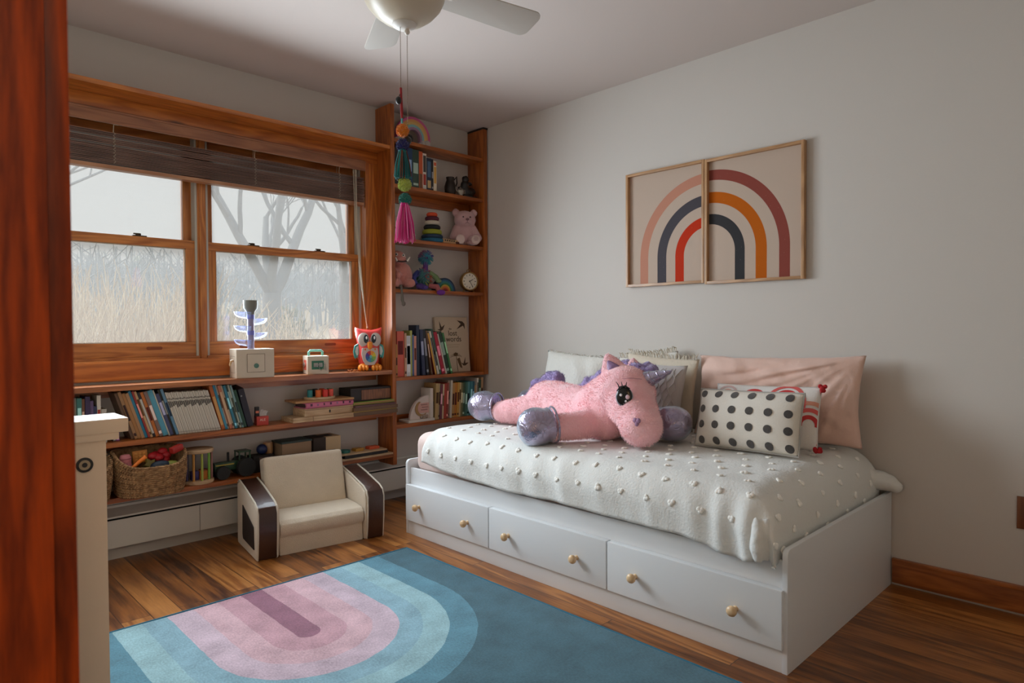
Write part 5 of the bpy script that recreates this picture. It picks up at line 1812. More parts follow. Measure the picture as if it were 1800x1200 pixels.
for zz, a, b in ((.104, -.02, .03), (.088, -.012, .038), (.072, -.02, .03)):
    pts = [(a + (b - a) * k / 14, -.0385, zz + .004 * math.sin(k * 2.2)) for k in range(15)]
    m.tube(pts, .0011, 4)
mesh_obj('script_lettering', m, flat('grey_script', (140, 108, 104), .6), be)
m = MB()
rnd = random.Random(2)
for k in range(9):
    m.sphere((-.02 + .05 * rnd.random(), -.036 + rnd.uniform(-.004, .004), .022 + .016 * rnd.random()), .010, (1, 1, 1), 10, 6)
mesh_obj('moulded_flowers', m, flat('grey_flowers', (160, 140, 126), .7), be)
# ------------------------------------------------------------------ toys on the window ledge
LZ = .8265
M_cw = flat('cream_toy_paint', (206, 192, 172), .5, var=.03, vscale=12)
M_line = flat('engraved_line', (96, 78, 62), .7)
tw = thing('ball_ramp_tower', 'cream toy box with a ball ramp tower of clear trays on the window ledge', 'toy', (-1.615, -.098, LZ), R(-6))
m = MB(); m.box(-.095, .095, -.062, .062, 0, .148, .003); mesh_obj('box', m, M_cw, tw)
def rect_line(m, x0, x1, z0, z1, y, w=.0014, axis='y'):
    for a in ((x0, x1, z0, z0 + w), (x0, x1, z1 - w, z1), (x0, x0 + w, z0, z1), (x1 - w, x1, z0, z1)):
        if axis == 'y':
            m.box(a[0], a[1], y - .0006, y, a[2], a[3])
        else:
            m.box(y - .0006, y, a[0], a[1], a[2], a[3])
m = MB(); m.box(-.042, .046, -.0635, -.060, .030, .122, .0012); mesh_obj('flap_door', m, M_cw, tw)
m = MB(); rect_line(m, -.043, .047, .029, .123, -.0632); mesh_obj('door_outline', m, M_line, tw)
m = MB(); m.lathe([(.0125, 0), (.0125, .0025), (.0105, .0035), (0, .0030)], 24, (.003, -.0633, .062), Matrix.Rotation(PI / 2, 4, 'X')); mesh_obj('finger_hole', m, flat('teal_disc', (86, 126, 112), .6), tw)
m = MB(); rect_line(m, -.036, .042, .026, .112, -.0949, .0012, 'x'); mesh_obj('side_outline', m, M_line, tw)
m = MB(); m.tube([(-.096, -.01, .090), (-.107, -.01, .088), (-.112, -.012, .070), (-.112, -.012, .062)], [.006, .006, .005, .004], 8); mesh_obj('side_hook', m, M_birch, tw)
M_tubeb = flat('lavender_column', (150, 140, 168), .35)
m = MB(); m.lathe([(.018, 0), (.018, .004), (.0165, .006), (.0165, .190)], 24, (-.004, 0, .148)); mesh_obj('column', m, M_tubeb, tw)
for z in (.148 + .155, .148 + .072):
    m = MB(); m.lathe([(.019, 0), (.019, .022)], 24, (-.004, 0, z)); mesh_obj('column_collar', m, flat('violet_collar', (120, 122, 196), .4), tw)
m = MB()
m.lathe([(.020, .0), (.021, .012), (.034, .030), (.036, .052), (.036, .072), (.031, .072), (.030, .05), (0, .046)], 28, (-.004, 0, .148 + .180), close=False)
mesh_obj('funnel_cap', m, flat('grey_funnel', (118, 118, 110), .5), tw)
def clear_mat():
    m, t, b = _new('clear_blue_plastic')
    t.nodes.remove(b)
    L, Nn = t.links.new, t.nodes.new
    tr = Nn('ShaderNodeBsdfTransparent'); tr.inputs[0].default_value = (.74, .78, .94, 1)
    tl = Nn('ShaderNodeBsdfTranslucent'); tl.inputs[0].default_value = (.72, .76, .95, 1)
    gl = Nn('ShaderNodeBsdfGlossy'); gl.inputs['Roughness'].default_value = .08
    a = Nn('ShaderNodeMixShader'); a.inputs[0].default_value = .035
    L(tr.outputs[0], a.inputs[1]); L(tl.outputs[0], a.inputs[2])
    c = Nn('ShaderNodeMixShader'); c.inputs[0].default_value = .12
    L(a.outputs[0], c.inputs[1]); L(gl.outputs[0], c.inputs[2])
    L(c.outputs[0], t.nodes['Material Output'].inputs[0])
    return m
M_clear = clear_mat()
for k, (z, sx_) in enumerate(((.016, -1), (.052, 1), (.088, -1), (.126, 1), (.160, -1))):
    m = MB()
    # half bowl tray tipped outwards
    def tray(u, v, z=z, sx_=sx_):
        a = -PI / 2 + PI * u
        r = .012 + .058 * math.sin(v * PI / 2)
        return Vector((-.004 + sx_ * (.012 + r * math.cos(a)), r * .75 * math.sin(a), .148 + z + .032 * (v ** 2.2) - .004 + .004 * math.cos(a)))
    m.grid(18, 10, tray)
    rim = [tray(q / 30, 1.0) for q in range(31)]
    m.tube(rim, .0018, 6)
    o = mesh_obj('clear_tray', m, M_clear, tw, sharp=180)
    o['label'] = 'clear bluish plastic tray'

cbx = thing('activity_cube', 'small cream lock cube toy with a teal handle on the window ledge', 'toy', (-1.255, -.098, LZ), R(-14))
m = MB(); m.box(-.058, .058, -.058, .058, 0, .100, .004); mesh_obj('cube', m, M_cw, cbx)
m = MB(); m.tube([(-.038, 0, .098), (-.038, 0, .120), (-.030, 0, .129), (.030, 0, .129), (.038, 0, .120), (.038, 0, .098)], .0068, 10); mesh_obj('handle', m, flat('teal_handle', (122, 190, 172), .5), cbx)
m = MB(); m.box(-.036, .030, -.0592, -.057, .026, .074, .001); mesh_obj('front_panel', m, flat('green_panel', (58, 116, 92), .6), cbx)
M_st = flat('steel', (176, 172, 168), .3, .85)
m = MB(); m.box(-.026, -.002, -.063, -.059, .040, .062, .0015); m.box(.002, .022, -.063, -.059, .040, .062, .0015); m.tube([(-.022, -.064, .051), (.018, -.064, .051)], .003, 8); m.tube([(-.010, -.065, .052), (-.010, -.069, .042)], .0024, 6); mesh_obj('bolt_latch', m, M_st, cbx)
m = MB()
for k in range(4):
    c = Vector((.034 + .002 * k, -.062, .056 - .010 * k))
    m.tube([c + Vector((.004 * math.cos(t), (.004 if k % 2 else .001) * math.sin(t), .006 * math.sin(t))) for t in [2 * PI * q / 12 for q in range(13)]], .0010, 5, False)
m.tube([(.002, -.062, .038), (.012, -.064, .018), (.026, -.063, .034)], .0014, 5)
mesh_obj('chain', m, M_st, cbx)
m = MB(); m.box(-.0592, -.057, -.030, .030, .022, .078, .001); mesh_obj('side_panel', m, flat('coral_panel', (206, 96, 76), .6), cbx)
m = MB()
m.lathe([(.013, 0), (.013, .004), (.007, .006), (0, .006)], 20, (-.059, .004, .05), Matrix.Rotation(-PI / 2, 4, 'Y')); m.box(-.067, -.064, -.022, .022, .046, .054, .001)
mesh_obj('turn_latch', m, M_st, cbx)

# owl toy
ow = thing('owl_toy', 'coral plastic owl toy with teal wings and orange feet on the window ledge', 'toy', (-.915, -.100, LZ), R(-22))
ow.scale = (.88, .95, 1)
M_cor = flat('coral_plastic', (220, 70, 66), .4, coat=.2)
def sq_ring(cx, w, d, z, n=28, p=2.8):
    out = []
    for k in range(n):
        a = 2 * PI * k / n
        c, s = math.cos(a), math.sin(a)
        out.append(Vector((cx + w * abs(c) ** (2 / p) * (1 if c > 0 else -1), d * abs(s) ** (2 / p) * (1 if s > 0 else -1), z)))
    return out
def loft(m, rings):
    tmp = bmesh.new()
    rows = [[tmp.verts.new(p) for p in r] for r in rings]
    for A, B in zip(rows, rows[1:]):
        for i in range(len(A)):
            j = (i + 1) % len(A)
            tmp.faces.new((A[i], A[j], B[j], B[i]))
    tmp.faces.new(list(reversed(rows[0]))); tmp.faces.new(rows[-1])
    return m.merge(tmp)
def ow_ring(w, d, z, ear):
    r = sq_ring(0, w, d, z)
    return [Vector((p.x, p.y, p.z + ear * (abs(p.x) / max(w, 1e-4)) ** 3)) for p in r]
m = MB()
loft(m, [ow_ring(.045, .030, .018, 0), ow_ring(.064, .046, .05, 0), ow_ring(.070, .050, .09, 0), ow_ring(.070, .050, .13, 0), ow_ring(.075, .050, .17, 0), ow_ring(.084, .050, .205, .006), ow_ring(.090, .046, .228, .018), ow_ring(.088, .036, .236, .022), ow_ring(.06, .018, .238, .012)])
mesh_obj('body', m, M_cor, ow, sharp=60)
M_pale = flat('owl_grey', (196, 184, 176), .5)
m = MB()
for sx_ in (-1, 1):
    m.sphere((sx_ * .034, -.040, .185), .044, (1, .32, 1.0), 24, 14)
mesh_obj('face_mask', m, M_pale, ow)
m = MB(); m.prism([(-.052, .136), (.052, .136), (.056, .10), (.046, .06), (.028, .035), (-.028, .035), (-.046, .06), (-.056, .10)], .014, Matrix.Translation((0, -.056, 0)), .006); mesh_obj('belly_panel', m, M_pale, ow)
for sx_ in (-1, 1):
    m = MB(); m.sphere((sx_ * .026, -.0535, .190), .020, (.8, .25, 1.25), 20, 12); e_ = mesh_obj('eye', m, flat('owl_eye', (26, 40, 46), .25), ow)
    m = MB(); m.sphere((sx_ * .026 + .004, -.0585, .196), .008, (.7, .3, 1.2), 14, 10); mesh_obj('pupil', m, flat('owl_eye_white', (236, 236, 236), .3), e_)
    m = MB()
    m.prism([(0, .09), (.030, .075), (.038, .04), (.032, .005), (.020, -.005), (.018, .01), (.008, -.002), (.006, .02), (-.004, .03)] if sx_ > 0 else [(-x, z) for x, z in [(0, .09), (.030, .075), (.038, .04), (.032, .005), (.020, -.005), (.018, .01), (.008, -.002), (.006, .02), (-.004, .03)]][::-1], .016, Matrix.Translation((sx_ * .066, -.022, .075)), .004)
    wg = mesh_obj('wing', m, flat('teal_plastic', (66, 150, 142), .45), ow)
    m = MB(); m.prism([(sx_ * (.004), .075), (sx_ * .020, .066), (sx_ * .026, .04), (sx_ * .016, .016), (sx_ * .006, .022)][::sx_], .004, Matrix.Translation((sx_ * .066, -.0245, .075)), .001); mesh_obj('wing_patch', m, flat('pale_patch', (200, 206, 200), .6), wg)
m = MB(); m.lathe([(0, 0), (.017, .004), (.018, .022), (.012, .042), (0, .050)], 20, (0, -.055, .124), Matrix.Scale(.6, 4, (0, 1, 0)) @ Matrix.Translation((0, 0, .05)) @ Matrix.Rotation(PI, 4, 'X')); mesh_obj('beak', m, flat('orange_plastic', (236, 142, 40), .4), ow)
for sx_ in (-1, 1):
    m = MB()
    for k in (-1, 0, 1):
        m.sphere((sx_ * .044 + k * .022, -.048, .019), .0185, (.75, 1.25, 1.0), 16, 10)
    m.sphere((sx_ * .044, -.030, .024), .026, (1.2, 1, .8), 16, 10)
    mesh_obj('foot', m, flat('orange_plastic', (236, 142, 40), .4), ow)
cols = [(210, 190, 60), (226, 140, 50), (190, 50, 60), (84, 60, 140), (50, 90, 150), (70, 140, 180), (90, 160, 120), (140, 180, 80)]
for k, c in enumerate(cols):
    m = MB()
    a0, a1 = 2 * PI * k / 8, 2 * PI * (k + 1) / 8
    pl = [(.008 * math.cos(a0), .008 * math.sin(a0))] + [(.034 * math.cos(a0 + (a1 - a0) * q / 5), .034 * math.sin(a0 + (a1 - a0) * q / 5)) for q in range(6)] + [(.008 * math.cos(a1), .008 * math.sin(a1))]
    m.prism(pl, .004, Matrix.Translation((.004, -.0595, .086)), .0008)
    mesh_obj('wheel_button', m, flat('owl_button', c, .45), ow)
m = MB(); m.lathe([(.0085, 0), (.0085, .004), (0, .005)], 18, (.004, -.0575, .086), Matrix.Rotation(PI / 2, 4, 'X')); mesh_obj('centre_button', m, flat('teal_button', (110, 180, 180), .45), ow)
for x in (-.032, .034):
    m = MB(); m.lathe([(.006, 0), (.006, .002), (0, .002)], 14, (x, -.0565, .128), Matrix.Rotation(PI / 2, 4, 'X')); mesh_obj('cheek_button', m, flat('cheek_orange', (206, 110, 60), .5), ow)
m = MB()
for k in range(8):
    c = Vector((-1.060 + .011 * k, -.118 + .004 * math.sin(k * 1.7), LZ + .006))
    m.tube([c + Vector((.0075 * math.cos(t), .004 * math.sin(t) * (1 if k % 2 else .3), .006 * math.sin(t) * (.4 if k % 2 else 1))) for t in [2 * PI * q / 14 for q in range(15)]], .0019, 5, False)
tag(mesh_obj('toy_chain', m, flat('amber_chain', (186, 110, 56), .4)), 'short orange plastic link chain lying on the ledge left of the owl', 'toy chain')

# ------------------------------------------------------------------ low shelf: tissue box, puzzles, games
SZ1 = .5735
tx = thing('tissue_box', 'small red printed box with tissue and a dark packet on the low shelf', 'box', (-1.572, -.105, SZ1), R(-8))
m = MB(); m.box(-.030, .030, -.026, .026, 0, .046, .001); mesh_obj('box', m, flat('red_card', (190, 66, 56), .55), tx)
m = MB()
m.merge(text_mesh('ALE', .018, .0003), Matrix.Translation((0, -.0262, .028)) @ Matrix.Rotation(PI / 2, 4, 'X')); mesh_obj('printed_word', m, flat('cream_print', (216, 196, 180), .6), tx, sharp=20)
m = MB()
for k in range(5):
    m.tube([(-.004 + .006 * k, 0, .04), (-.004 + .007 * k, .004, .06), (.002 + .008 * k, -.003, .082 - .003 * k)], [.006, .008, .002], 8)
mesh_obj('tissue', m, flat('white_tissue', (190, 184, 180), .9), tx)
m = MB(); m.box(-.030, -.010, .0, .02, .04, .095, .001); mesh_obj('packet', m, flat('black_packet', (34, 32, 34), .5), tx)
m = MB(); m.box(-.029, -.012, -.0008, .0002, .062, .074); mesh_obj('packet_label', m, flat('salmon_label', (214, 120, 90), .6), tx)
M_ply = wood('pale_plywood', (176, 142, 106), (206, 176, 140), 'x', rough=.6, coat=0, seed=7.7)
def slab(name, label, cat, loc, w, d, h, mat, rz=0.0, bev=.0015):
    m = MB(); m.box(-w / 2, w / 2, -d / 2, d / 2, 0, h, bev)
    o = mesh_obj(name, m, mat, None, loc, (0, 0, rz))
    return tag(o, label, cat)
yp = -.108
o = slab('puzzle_box', 'thin plywood puzzle box at the very bottom of the pile on the low shelf', 'puzzle', (-1.235, yp - .008, SZ1), .40, .150, .0125, M_ply, R(-1))
o2 = slab('puzzle_box', 'second thin plywood puzzle box, lying right on the bottom box of the pile', 'puzzle', (-1.235, yp - .006, SZ1 + .0130), .395, .150, .0125, M_ply, R(-1))
for oo in (o, o2):
    m = MB(); m.box(-.085, -.083, -.0757, -.074, 0, .0125); mesh_obj('joint', m, flat('plywood_joint', (84, 58, 40), .7), oo)
bxo = thing('puzzle_case', 'pale wooden case with a dark finger slot in the pile under the pink book', 'puzzle', (-1.215, yp, SZ1 + .0262), R(1))
m = MB(); m.box(-.150, .150, -.068, .07, 0, .042, .002); mesh_obj('case', m, M_ply, bxo)
m = MB(); m.box(-.15, .15, -.0685, -.067, .033, .0345); mesh_obj('lid_seam', m, flat('plywood_joint', (84, 58, 40), .7), bxo)
m = MB(); m.prism([(.0, .010), (.004, .014), (.004, .024), (0, .029), (-.004, .024), (-.004, .014)], .003, Matrix.Translation((0, -.0695, 0))); mesh_obj('finger_slot', m, flat('black_hole', (20, 18, 18), .6), bxo)
pkb = thing('cloth_book', 'pink folded cloth book with dark printed figures in the pile', 'book', (-1.215, yp, SZ1 + .0686), R(2))
M_pk = flat('pink_cloth', (206, 116, 146), .8, bump=.3, bscale=80)
m = MB()
m.prism([(-.066, .0)] + [(-.066 - .013 * math.sin(t), .0155 - .0155 * math.cos(t)) for t in [PI * k / 8 for k in range(9)]] + [(.066, .031), (.066, .026), (-.060, .026), (-.064, .0155), (-.060, .005), (.066, .005), (.066, 0)], .29, Matrix(((0, 1, 0, -.145), (1, 0, 0, 0), (0, 0, 1, 0), (0, 0, 0, 1))))
mesh_obj('cover', m, M_pk, pkb)
m = MB(); m.box(-.14, .14, -.058, .06, .006, .025, .004); mesh_obj('pages', m, flat('dark_cloth_pages', (90, 66, 70), .9), pkb)
rnd = random.Random(6)
for k in range(7):
    x = -.125 + .04 * k
    m = MB(); m.box(x, x + rnd.uniform(.006, .014), -.0800, -.0785, .014, .026 + rnd.uniform(-.004, .002)); mesh_obj('printed_figure', m, flat('figure_print', ((90, 50, 80), (150, 110, 140), (70, 46, 60))[k % 3], .7), pkb)
slab('wooden_board', 'thin wooden board on top of the pink cloth book', 'board', (-1.235, yp + .004, SZ1 + .1004), .345, .15, .011, wood('honey_board', (150, 104, 62), (186, 140, 94), 'x', coat=0, rough=.6, seed=4.4), R(-3))
pt_ = thing('peg_toy', 'round pale wooden toy plate with coloured cylinder pegs on top of the pile', 'toy', (-1.240, yp - .002, SZ1 + .1118))
m = MB(); m.lathe([(0, 0), (.088, 0), (.090, .004), (.090, .010), (.088, .013), (0, .013)], 44, (0, 0, 0), Matrix.Scale(.72, 4, (0, 1, 0))); mesh_obj('plate', m, M_ply, pt_)
for x, y, c in ((-.064, -.012, (48, 132, 134)), (-.028, -.038, (214, 104, 44)), (.012, -.042, (214, 58, 50)), (.052, -.030, (222, 84, 66)), (.066, .008, (62, 140, 84)), (.03, .03, (206, 80, 40)), (-.008, .036, (40, 60, 70)), (-.045, .024, (90, 60, 40))):
    m = MB(); m.lathe([(0, 0), (.0145, 0), (.0150, .002), (.0150, .038), (.0135, .040), (0, .040)], 20, (x, y, .0132)); mesh_obj('peg', m, flat('peg_paint', c, .5), pt_)
# right-hand stack
rr = -.925
for k, (lab, c, h, w, dx, rz) in enumerate((('lowest brown game board in the right pile on the low shelf', (104, 78, 56), .022, .300, 0, 0), ('thin mustard game board second from below in the right pile', (150, 120, 60), .006, .296, -.002, .6), ('brown game board third from below in the right pile', (112, 84, 60), .020, .298, .004, -.4), ('dark plum game board fourth from below in the right pile', (98, 66, 66), .012, .28, .0, 1.0))):
    slab('game_board', lab, 'board game', (rr + dx, -.112, SZ1 + (0, .0225, .029, .0495)[k]), w, .165 if k == 0 else .16, h, flat('game_board', c, .6, bump=.2, bscale=120), R(rz))
gb = slab('book', 'lime green book lying flat under the dark box at the end of the low shelf', 'book', (rr, -.100, SZ1 + .0620), .28, .15, .016, flat('lime_cover', (132, 158, 60), .5), R(1.2))
m = MB(); m.box(-.137, .137, -.0752, .07, .003, .013); mesh_obj('pages', m, flat('tan_pages', (170, 130, 84), .8), gb)
db = thing('storage_box', 'dark wooden box with a carved brown front panel on the right pile', 'box', (rr, -.085, SZ1 + .0785))
m = MB(); m.box(-.140, .140, -.062, .07, 0, .078, .002); mesh_obj('box', m, flat('black_brown_wood', (36, 28, 24), .5), db)
m = MB(); m.box(-.070, .128, -.0655, -.061, .008, .066, .002); mesh_obj('front_panel', m, wood('carved_brown', (96, 58, 36), (140, 92, 60), 'z', scale=2.5, knots=0, coat=0, seed=1.1), db)

# ------------------------------------------------------------------ bottom shelf: baskets and toys
SZ0 = .3225
def basket_mat():
    m, t, b = _new('braided_seagrass')
    L, Nn = t.links.new, t.nodes.new
    tcn = Nn('ShaderNodeTexCoord')
    n = Nn('ShaderNodeTexNoise'); n.inputs['Scale'].default_value = 55; n.inputs['Detail'].default_value = 3
    L(tcn.outputs['Object'], n.inputs['Vector'])
    rp = Nn('ShaderNodeValToRGB'); rp.color_ramp.elements[0].position = .3; rp.color_ramp.elements[1].position = .7
    rp.color_ramp.elements[0].color = srgb(112, 80, 50); rp.color_ramp.elements[1].color = srgb(176, 138, 96)
    L(n.outputs[0], rp.inputs[0]); L(rp.outputs[0], b.inputs['Base Color'])
    b.inputs['Roughness'].default_value = .85
    return m
M_bask = basket_mat()
def basket(name, label, loc, w, d, h, dip=.05, rz=0):
    t = thing(name, label, 'basket', loc, rz)
    def rng(z, sc):
        return sq_ring(0, w / 2 * sc, d / 2 * sc, z, 72, 3.4)
    m = MB()
    rows = 7
    # braided courses: short fat strands laid in a herringbone
    def outline(k, n, z, grow):
        a = 2 * PI * k / n
        c, s = math.cos(a), math.sin(a)
        p = 3.4
        f = (.90 + .10 * min(1, z / (h * .5))) + grow
        return Vector((w / 2 * f * abs(c) ** (2 / p) * (1 if c > 0 else -1), d / 2 * f * abs(s) ** (2 / p) * (1 if s > 0 else -1), z))
    def top(k, n):
        a = 2 * PI * k / n
        return 1 - dip / h * (math.sin(a) < 0) * abs(math.sin(a)) ** 1.2
    n = 60
    rnd = random.Random(int(w * 999))
    for r in range(rows):
        for k in range(n):
            for half in (0, 1):
                f0 = (r + .5 * half) / rows; f1 = (r + .5 * half + .62) / rows
                if half:
                    f0, f1 = f1, f0
                hz = h * top(k, n)
                p0 = outline(k, n, hz * min(1, f0), -.012); p1 = outline(k + .8, n, hz * min(1, (f0 + f1) / 2), .016 + rnd.uniform(0, .012)); p2 = outline(k + 1.6, n, hz * min(1, f1), -.012)
                m.tube([p0, p1, p2], [.0030, .0062, .0030], 5)
    mesh_obj('braided_wall', m, M_bask, t)
    m = MB()
    loft(m, [[Vector((p.x * .9, p.y * .9, p.z)) for p in rng(z, 1)] for z in (.002, .012)])
    mesh_obj('bottom', m, M_bask, t)
    m = MB()
    tmp = bmesh.new()
    A = [tmp.verts.new(outline(k, n, .004, -.035)) for k in range(n)]
    B = [tmp.verts.new(outline(k, n, h * top(k, n) * .97, -.035)) for k in range(n)]
    for k in range(n):
        j = (k + 1) % n
        tmp.faces.new((A[k], B[k], B[j], A[j]))
    m.merge(tmp)
    mesh_obj('lining', m, M_bask, t)
    return t
bk = basket('woven_basket', 'braided seagrass basket full of coloured toys on the bottom shelf', (-2.128, -.168, SZ0 + .008), .285, .25, .195, .062, R(-4))
basket('woven_basket', 'braided seagrass basket mostly hidden behind the bed end post', (-2.437, -.168, SZ0 + .008), .285, .25, .195, .062, R(2))
BX, BY = -2.128, -.170
def toy(name, label, mb, col, loc, rot=(0, 0, 0), cat='toy', **k):
    return tag(mesh_obj(name, mb, flat(name + '_colour', col, k.pop('rough', .5), bump=k.pop('bump', 0)), None, loc, rot), label, cat)
m = MB(); m.lathe([(.022, 0), (.024, .01), (.022, .055), (.024, .075), (.018, .088), (0, .09)], 20)
pt2 = toy('toy_trousers', 'pink doll trousers standing up in the left of the basket', m, (200, 124, 130), (BX - .098, BY - .02, SZ0 + .105), (0, R(-4), 0), 'doll clothes', rough=.8)
m = MB(); m.box(-.0008, .0008, -.0245, -.018, .0, .055); m.lathe([(.0245, .070), (.0245, .074)], 20); mesh_obj('seam', m, flat('dark_pink', (150, 84, 92), .8), pt2)
m = MB(); m.box(-.030, .030, -.006, .006, 0, .056, .002)
wf = toy('toy_cracker', 'square orange brown waffle toy in the basket', m, (176, 112, 44), (BX - .035, BY + .01, SZ0 + .145), (0, R(-3), 0))
m = MB()
for k in range(3):
    for q in range(3):
        m.box(-.022 + .016 * k, -.010 + .016 * k, -.0078, -.005, .010 + .014 * q, .020 + .014 * q, .001)
mesh_obj('waffle_grid', m, flat('amber_grid', (196, 134, 60), .5), wf)
m = MB(); m.tube([(0, 0, 0), (.03, 0, .026), (.058, 0, .046)], [.007, .008, .009], 10)
toy('toy_carrot', 'bright orange stick toy leaning over the rim of the basket', m, (232, 120, 30), (BX - .092, BY - .075, SZ0 + .138))
m = MB()
for k in range(7):
    a = 2 * PI * k / 7
    m.sphere((.032 * math.cos(a), .024 * math.sin(a), .012 * math.sin(a * 2)), .022, (1, 1, .7), 12, 8)
toy('toy_flower', 'red felt flower toy in the middle of the basket', m, (166, 16, 28), (BX + .045, BY + .012, SZ0 + .165), (R(20), 0, 0), bump=.5)
m = MB(); m.prism([(.035 * (1 if k % 2 else .5) * math.cos(PI * k / 5), .035 * (1 if k % 2 else .5) * math.sin(PI * k / 5)) for k in range(10)], .014, None, .003)
toy('toy_star', 'olive green star toy in the basket', m, (112, 100, 40), (BX - .005, BY - .045, SZ0 + .143), (R(-30), 0, R(20)))
m = MB(); m.sphere((0, 0, 0), .034, (1.3, .8, .7), 16, 10)
toy('toy_ball', 'dark blue soft toy in the front of the basket', m, (22, 40, 58), (BX + .030, BY - .062, SZ0 + .132), cat='toy')
m = MB(); m.sphere((0, 0, 0), .028, (1.2, .8, .6), 16, 10)
toy('toy_pea', 'yellow green soft toy beside the red block in the basket', m, (128, 134, 48), (BX + .074, BY - .060, SZ0 + .132))
m = MB(); m.box(-.028, .028, -.014, .014, -.014, .014, .003)
toy('toy_block', 'red block at the right rim of the basket', m, (176, 44, 38), (BX + .106, BY - .035, SZ0 + .196), (0, R(-14), R(20)))
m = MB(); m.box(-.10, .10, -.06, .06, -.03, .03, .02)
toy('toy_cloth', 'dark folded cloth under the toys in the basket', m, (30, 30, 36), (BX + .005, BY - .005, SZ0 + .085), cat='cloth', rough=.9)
m = MB(); m.box(-.012, .012, -.03, .03, 0, .07, .004)
toy('toy_brick', 'blue block sticking out of the hidden basket behind the post', m, (36, 76, 140), (-2.338, -.165, SZ0 + .125), (0, R(-6), 0))
# rattle drum
dr_ = thing('bar_drum', 'round wooden drum toy with coloured bars standing beside the basket', 'toy', (-1.893, -.108, SZ0))
m = MB(); m.lathe([(0, 0), (.068, 0), (.071, .004), (.071, .014), (.068, .018), (0, .018)], 40); mesh_obj('base_disc', m, M_ply, dr_)
m = MB(); m.lathe([(0, .150), (.068, .150), (.071, .154), (.071, .164), (.068, .168), (0, .168)], 40); mesh_obj('top_disc', m, M_ply, dr_)
for k, c in enumerate([(200, 140, 60), (160, 172, 72), (116, 166, 60), (160, 112, 104), (40, 110, 130), (84, 74, 130), (60, 80, 120), (120, 120, 126), (110, 90, 130), (70, 60, 100)]):
    a = R(-128 + 36 * k)
    m = MB(); m.tube([(.060 * math.cos(a), .060 * math.sin(a), .017), (.060 * math.cos(a), .060 * math.sin(a), .151)], .0058, 10); mesh_obj('bar', m, flat('drum_bar', c, .45), dr_)
for x, y, c, nm in ((-.022, -.01, (70, 60, 120), 'violet block'), (.014, -.02, (206, 120, 40), 'orange block'), (.03, .018, (150, 44, 36), 'red block')):
    m = MB(); m.box(x - .017, x + .017, y - .017, y + .017, .018, .060, .003); b_ = mesh_obj('loose_block', m, flat('drum_block', c, .5), dr_); b_['label'] = nm
# tractor
tr_ = thing('toy_tractor', 'dark green toy tractor with yellow wheel hubs on the bottom shelf', 'toy tractor', (-1.725, -.100, SZ0))
M_trg = flat('tractor_green', (30, 58, 34), .4)
M_tyre = flat('tyre_black', (24, 24, 24), .7)
m = MB(); m.box(-.095, .02, -.024, .024, .040, .082, .008); mesh_obj('bonnet', m, M_trg, tr_)
m = MB(); m.box(.02, .09, -.032, .032, .038, .075, .005); m.box(.022, .086, -.034, .034, .122, .130, .003)
for x in (.026, .080):
    for y in (-.028, .028):
        m.box(x - .003, x + .003, y - .003, y + .003, .07, .125)
mesh_obj('cab', m, M_trg, tr_)
m = MB(); m.tube([(-.02, 0, .08), (-.02, 0, .128)], .006, 10); mesh_obj('exhaust', m, M_tyre, tr_)
m = MB(); m.box(-.09, .0, -.0255, -.0235, .068, .073); mesh_obj('yellow_stripe', m, flat('tractor_yellow', (176, 150, 50), .5), tr_)
for x, r, w in ((-.062, .034, .022), (.055, .048, .030)):
    for sy in (-1, 1):
        m = MB(); m.lathe([(r * .55, -w / 2), (r * .95, -w / 2), (r, -w / 4), (r, w / 4), (r * .95, w / 2), (r * .55, w / 2)], 28, (x, sy * .042, r), Matrix.Rotation(PI / 2, 4, 'X'))
        wh = mesh_obj('wheel', m, M_tyre, tr_)
        m = MB(); m.lathe([(0, -w / 2 * .8), (r * .55, -w / 2 * .9), (r * .55, w / 2 * .9), (0, w / 2 * .8)], 24, (x, sy * .042, r), Matrix.Rotation(PI / 2, 4, 'X')); mesh_obj('hub', m, flat('hub_yellow', (186, 150, 46), .5), wh)
# things behind the armchair
m = MB(); m.sphere((0, 0, .028), .028, (1, 1, 1), 24, 16)
crate = slab('storage_box', 'dark box behind the armchair carrying the blue ball', 'box', (-1.560, -.060, SZ0), .11, .085, .085, flat('dark_crate', (44, 38, 34), .7))
tag(mesh_obj('ball', m, flat('navy_ball', (26, 40, 84), .4), None, (-1.556, -.070, SZ0 + .0855)), 'small dark blue ball left of the wooden cylinder behind the armchair', 'ball')
m = MB(); m.lathe([(0, 0), (.024, 0), (.026, .004), (.026, .052), (.022, .058), (0, .058)], 24)
tag(mesh_obj('wooden_cylinder', m, wood('toy_wood', (160, 116, 74), (200, 158, 112), 'z', seed=2.2), None, (-1.512, -.045, SZ0 + .0855)), 'short wooden cylinder between the blue ball and the teal box', 'toy')
o = slab('storage_box', 'tan box with a teal lid behind the armchair back', 'box', (-1.392, -.080, SZ0), .168, .12, .138, flat('tan_card', (150, 122, 96), .7))
m = MB(); m.box(-.088, .088, -.063, .063, .138, .148, .002); mesh_obj('lid', m, flat('dark_teal_lid', (48, 62, 60), .6), o)
o = slab('storage_box', 'beige and dark brown box right of the teal lidded box', 'box', (-1.215, -.085, SZ0), .165, .125, .148, flat('beige_card', (188, 160, 124), .7))
m = MB(); m.box(-.084, -.010, -.0635, .0635, -.0 + .001, .1485, .001); mesh_obj('dark_side', m, flat('dark_brown_card', (52, 38, 30), .7), o)
m = MB(); m.box(-.05, .05, -.03, .03, .1475, .1492, .0005); mesh_obj('lid_slot', m, flat('black_hole', (20, 18, 18), .6), o)
t1 = slab('puzzle_tray', 'lower wooden puzzle tray at the right end of the bottom shelf', 'puzzle', (-.965, -.105, SZ0), .335, .14, .010, M_ply, R(-2))
